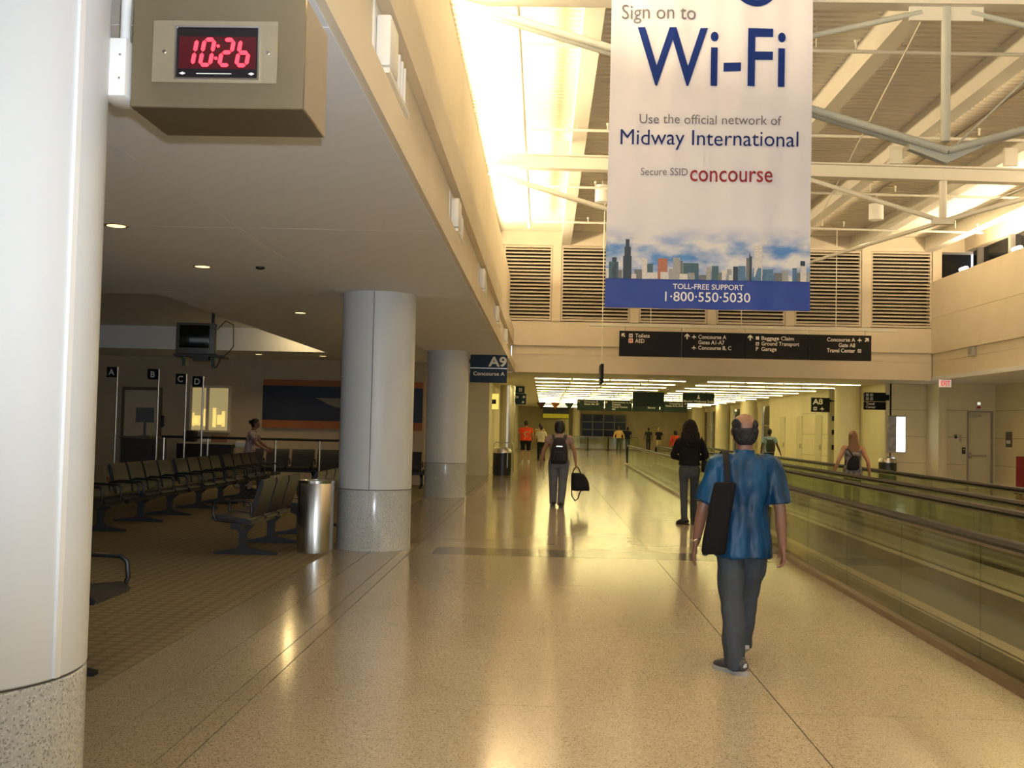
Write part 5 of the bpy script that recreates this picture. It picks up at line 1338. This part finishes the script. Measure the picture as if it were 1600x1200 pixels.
# people further down on the left
OR = person('man in an orange printed shirt and black shorts with white shoes', (-.80, 48.2, 0), H=1.86, lf=(-.13, -.05), rf=(.13, .1), skin=(.40, .22, .14), le=(-.30, 0, 1.15), lw=(-.28, .12, .98), re=(.30, .0, 1.15), rw=(.28, .12, .98), top=fabric('shirt_orange', (.72, .075, .025)), bottom=J_BLK, hair=H_BLACK, leg='short', girth=1.3, hip=1.25, hem=.92, voxel=.015, shoes=SH_WHT, sole=SH_WHT)
mb = MB()
for q in range(14):
    a = PI * .15 + 2 * PI * .7 * q / 13
    mb.sphere((.05 + .11 * math.cos(a), -.178, 1.27 + .10 * math.sin(a)), (.028, .012, .018), 8, 6)
mb.build('shirt_print', fabric('print_cream', (.6, .45, .25)), OR)
person('person in a white shirt and black trousers beside the man in orange', (-.12, 51.5, 0), H=1.66, rz=-.3, skin=(.34, .2, .13), top=fabric('shirt_white', (.62, .56, .45)), bottom=J_BLK, hair=H_BLACK, hem=.93, girth=1.1, voxel=.016, shoes=SH_BLK, sole=SH_BLK)
person('person in a khaki shirt walking ahead of the man in orange', (-.22, 61.0, 0), H=1.80, skin=(.34, .2, .13), top=fabric('shirt_khaki', (.42, .32, .18)), bottom=J_GREY, hair=H_BLACK, hem=.93, girth=1.1, voxel=.018, shoes=SH_BLK, sole=SH_BLK)
# far end of the corridor
person('woman in a yellow top and green jeans far down the corridor', (5.25, 76.0, 0), H=1.78, rz=PI, skin=(.2, .11, .07), lf=(-.1, .2), rf=(.1, -.2), le=(-.32, .05, 1.15), lw=(-.36, .1, .92), re=(.32, .05, 1.15), rw=(.36, .1, .92), top=fabric('top_yellow', (.78, .52, .20)), bottom=fabric('jeans_green', (.09, .12, .10)), hair=H_BLACK, hstyle='bob', hem=.95, sleeve=2, girth=1.1, voxel=.02, shoes=SH_BLK, sole=SH_BLK)
person('person in a dark navy shirt beside the woman in yellow', (6.1, 79.0, 0), H=1.76, skin=(.2, .12, .08), top=fabric('shirt_navy', (.02, .025, .05)), bottom=fabric('jeans_teal', (.08, .11, .11)), hair=H_BLACK, voxel=.02, shoes=SH_BLK, sole=SH_BLK, girth=1.1)
person('person in a dark grey shirt at the far corridor turn', (7.65, 79.5, 0), H=1.75, skin=(.2, .12, .08), top=fabric('shirt_slate', (.06, .07, .06)), bottom=J_GREY, hair=H_BLACK, voxel=.02, shoes=SH_BLK, sole=SH_BLK)
person('person in a black top and pale shorts far down on the right', (8.2, 77.5, 0), H=1.74, skin=(.45, .28, .16), top=fabric('shirt_black', (.02, .02, .02)), bottom=fabric('shorts_cream', (.62, .52, .28)), leg='short', hair=mat('hair_blond', (.5, .36, .14), .5, noise=.2), hstyle='bob', voxel=.02, shoes=SH_WHT, sole=SH_WHT)
person('person in a red jacket just past the walkway end', (6.35, 52.5, 0), H=1.58, skin=(.34, .2, .13), top=fabric('jacket_red', (.42, .05, .025)), bottom=J_BLK, hair=H_BLACK, hstyle='bob', sleeve=2, voxel=.018, shoes=SH_BLK, sole=SH_BLK)
# the person leaning at the gate
person('dark haired person in a pale floral dress leaning by the gate handrail', (-6.55, 23.95, .004), H=1.60, rz=-PI / 2, lf=(-.09, 0), rf=(.09, .05), skin=(.28, .12, .085), lean=.10, le=(-.22, .22, 1.18), lw=(-.16, .42, 1.05), re=(.24, .22, 1.16), rw=(.2, .44, 1.02), top=mat('dress_print', (.38, .30, .30), .7, noise=.6, nscale=12), bottom=fabric('skirt_pale', (.34, .27, .26)), hair=H_BLACK, hstyle='bun', hem=.80, voxel=.013, shoes=SH_BLK, sole=SH_BLK, topname='dress')
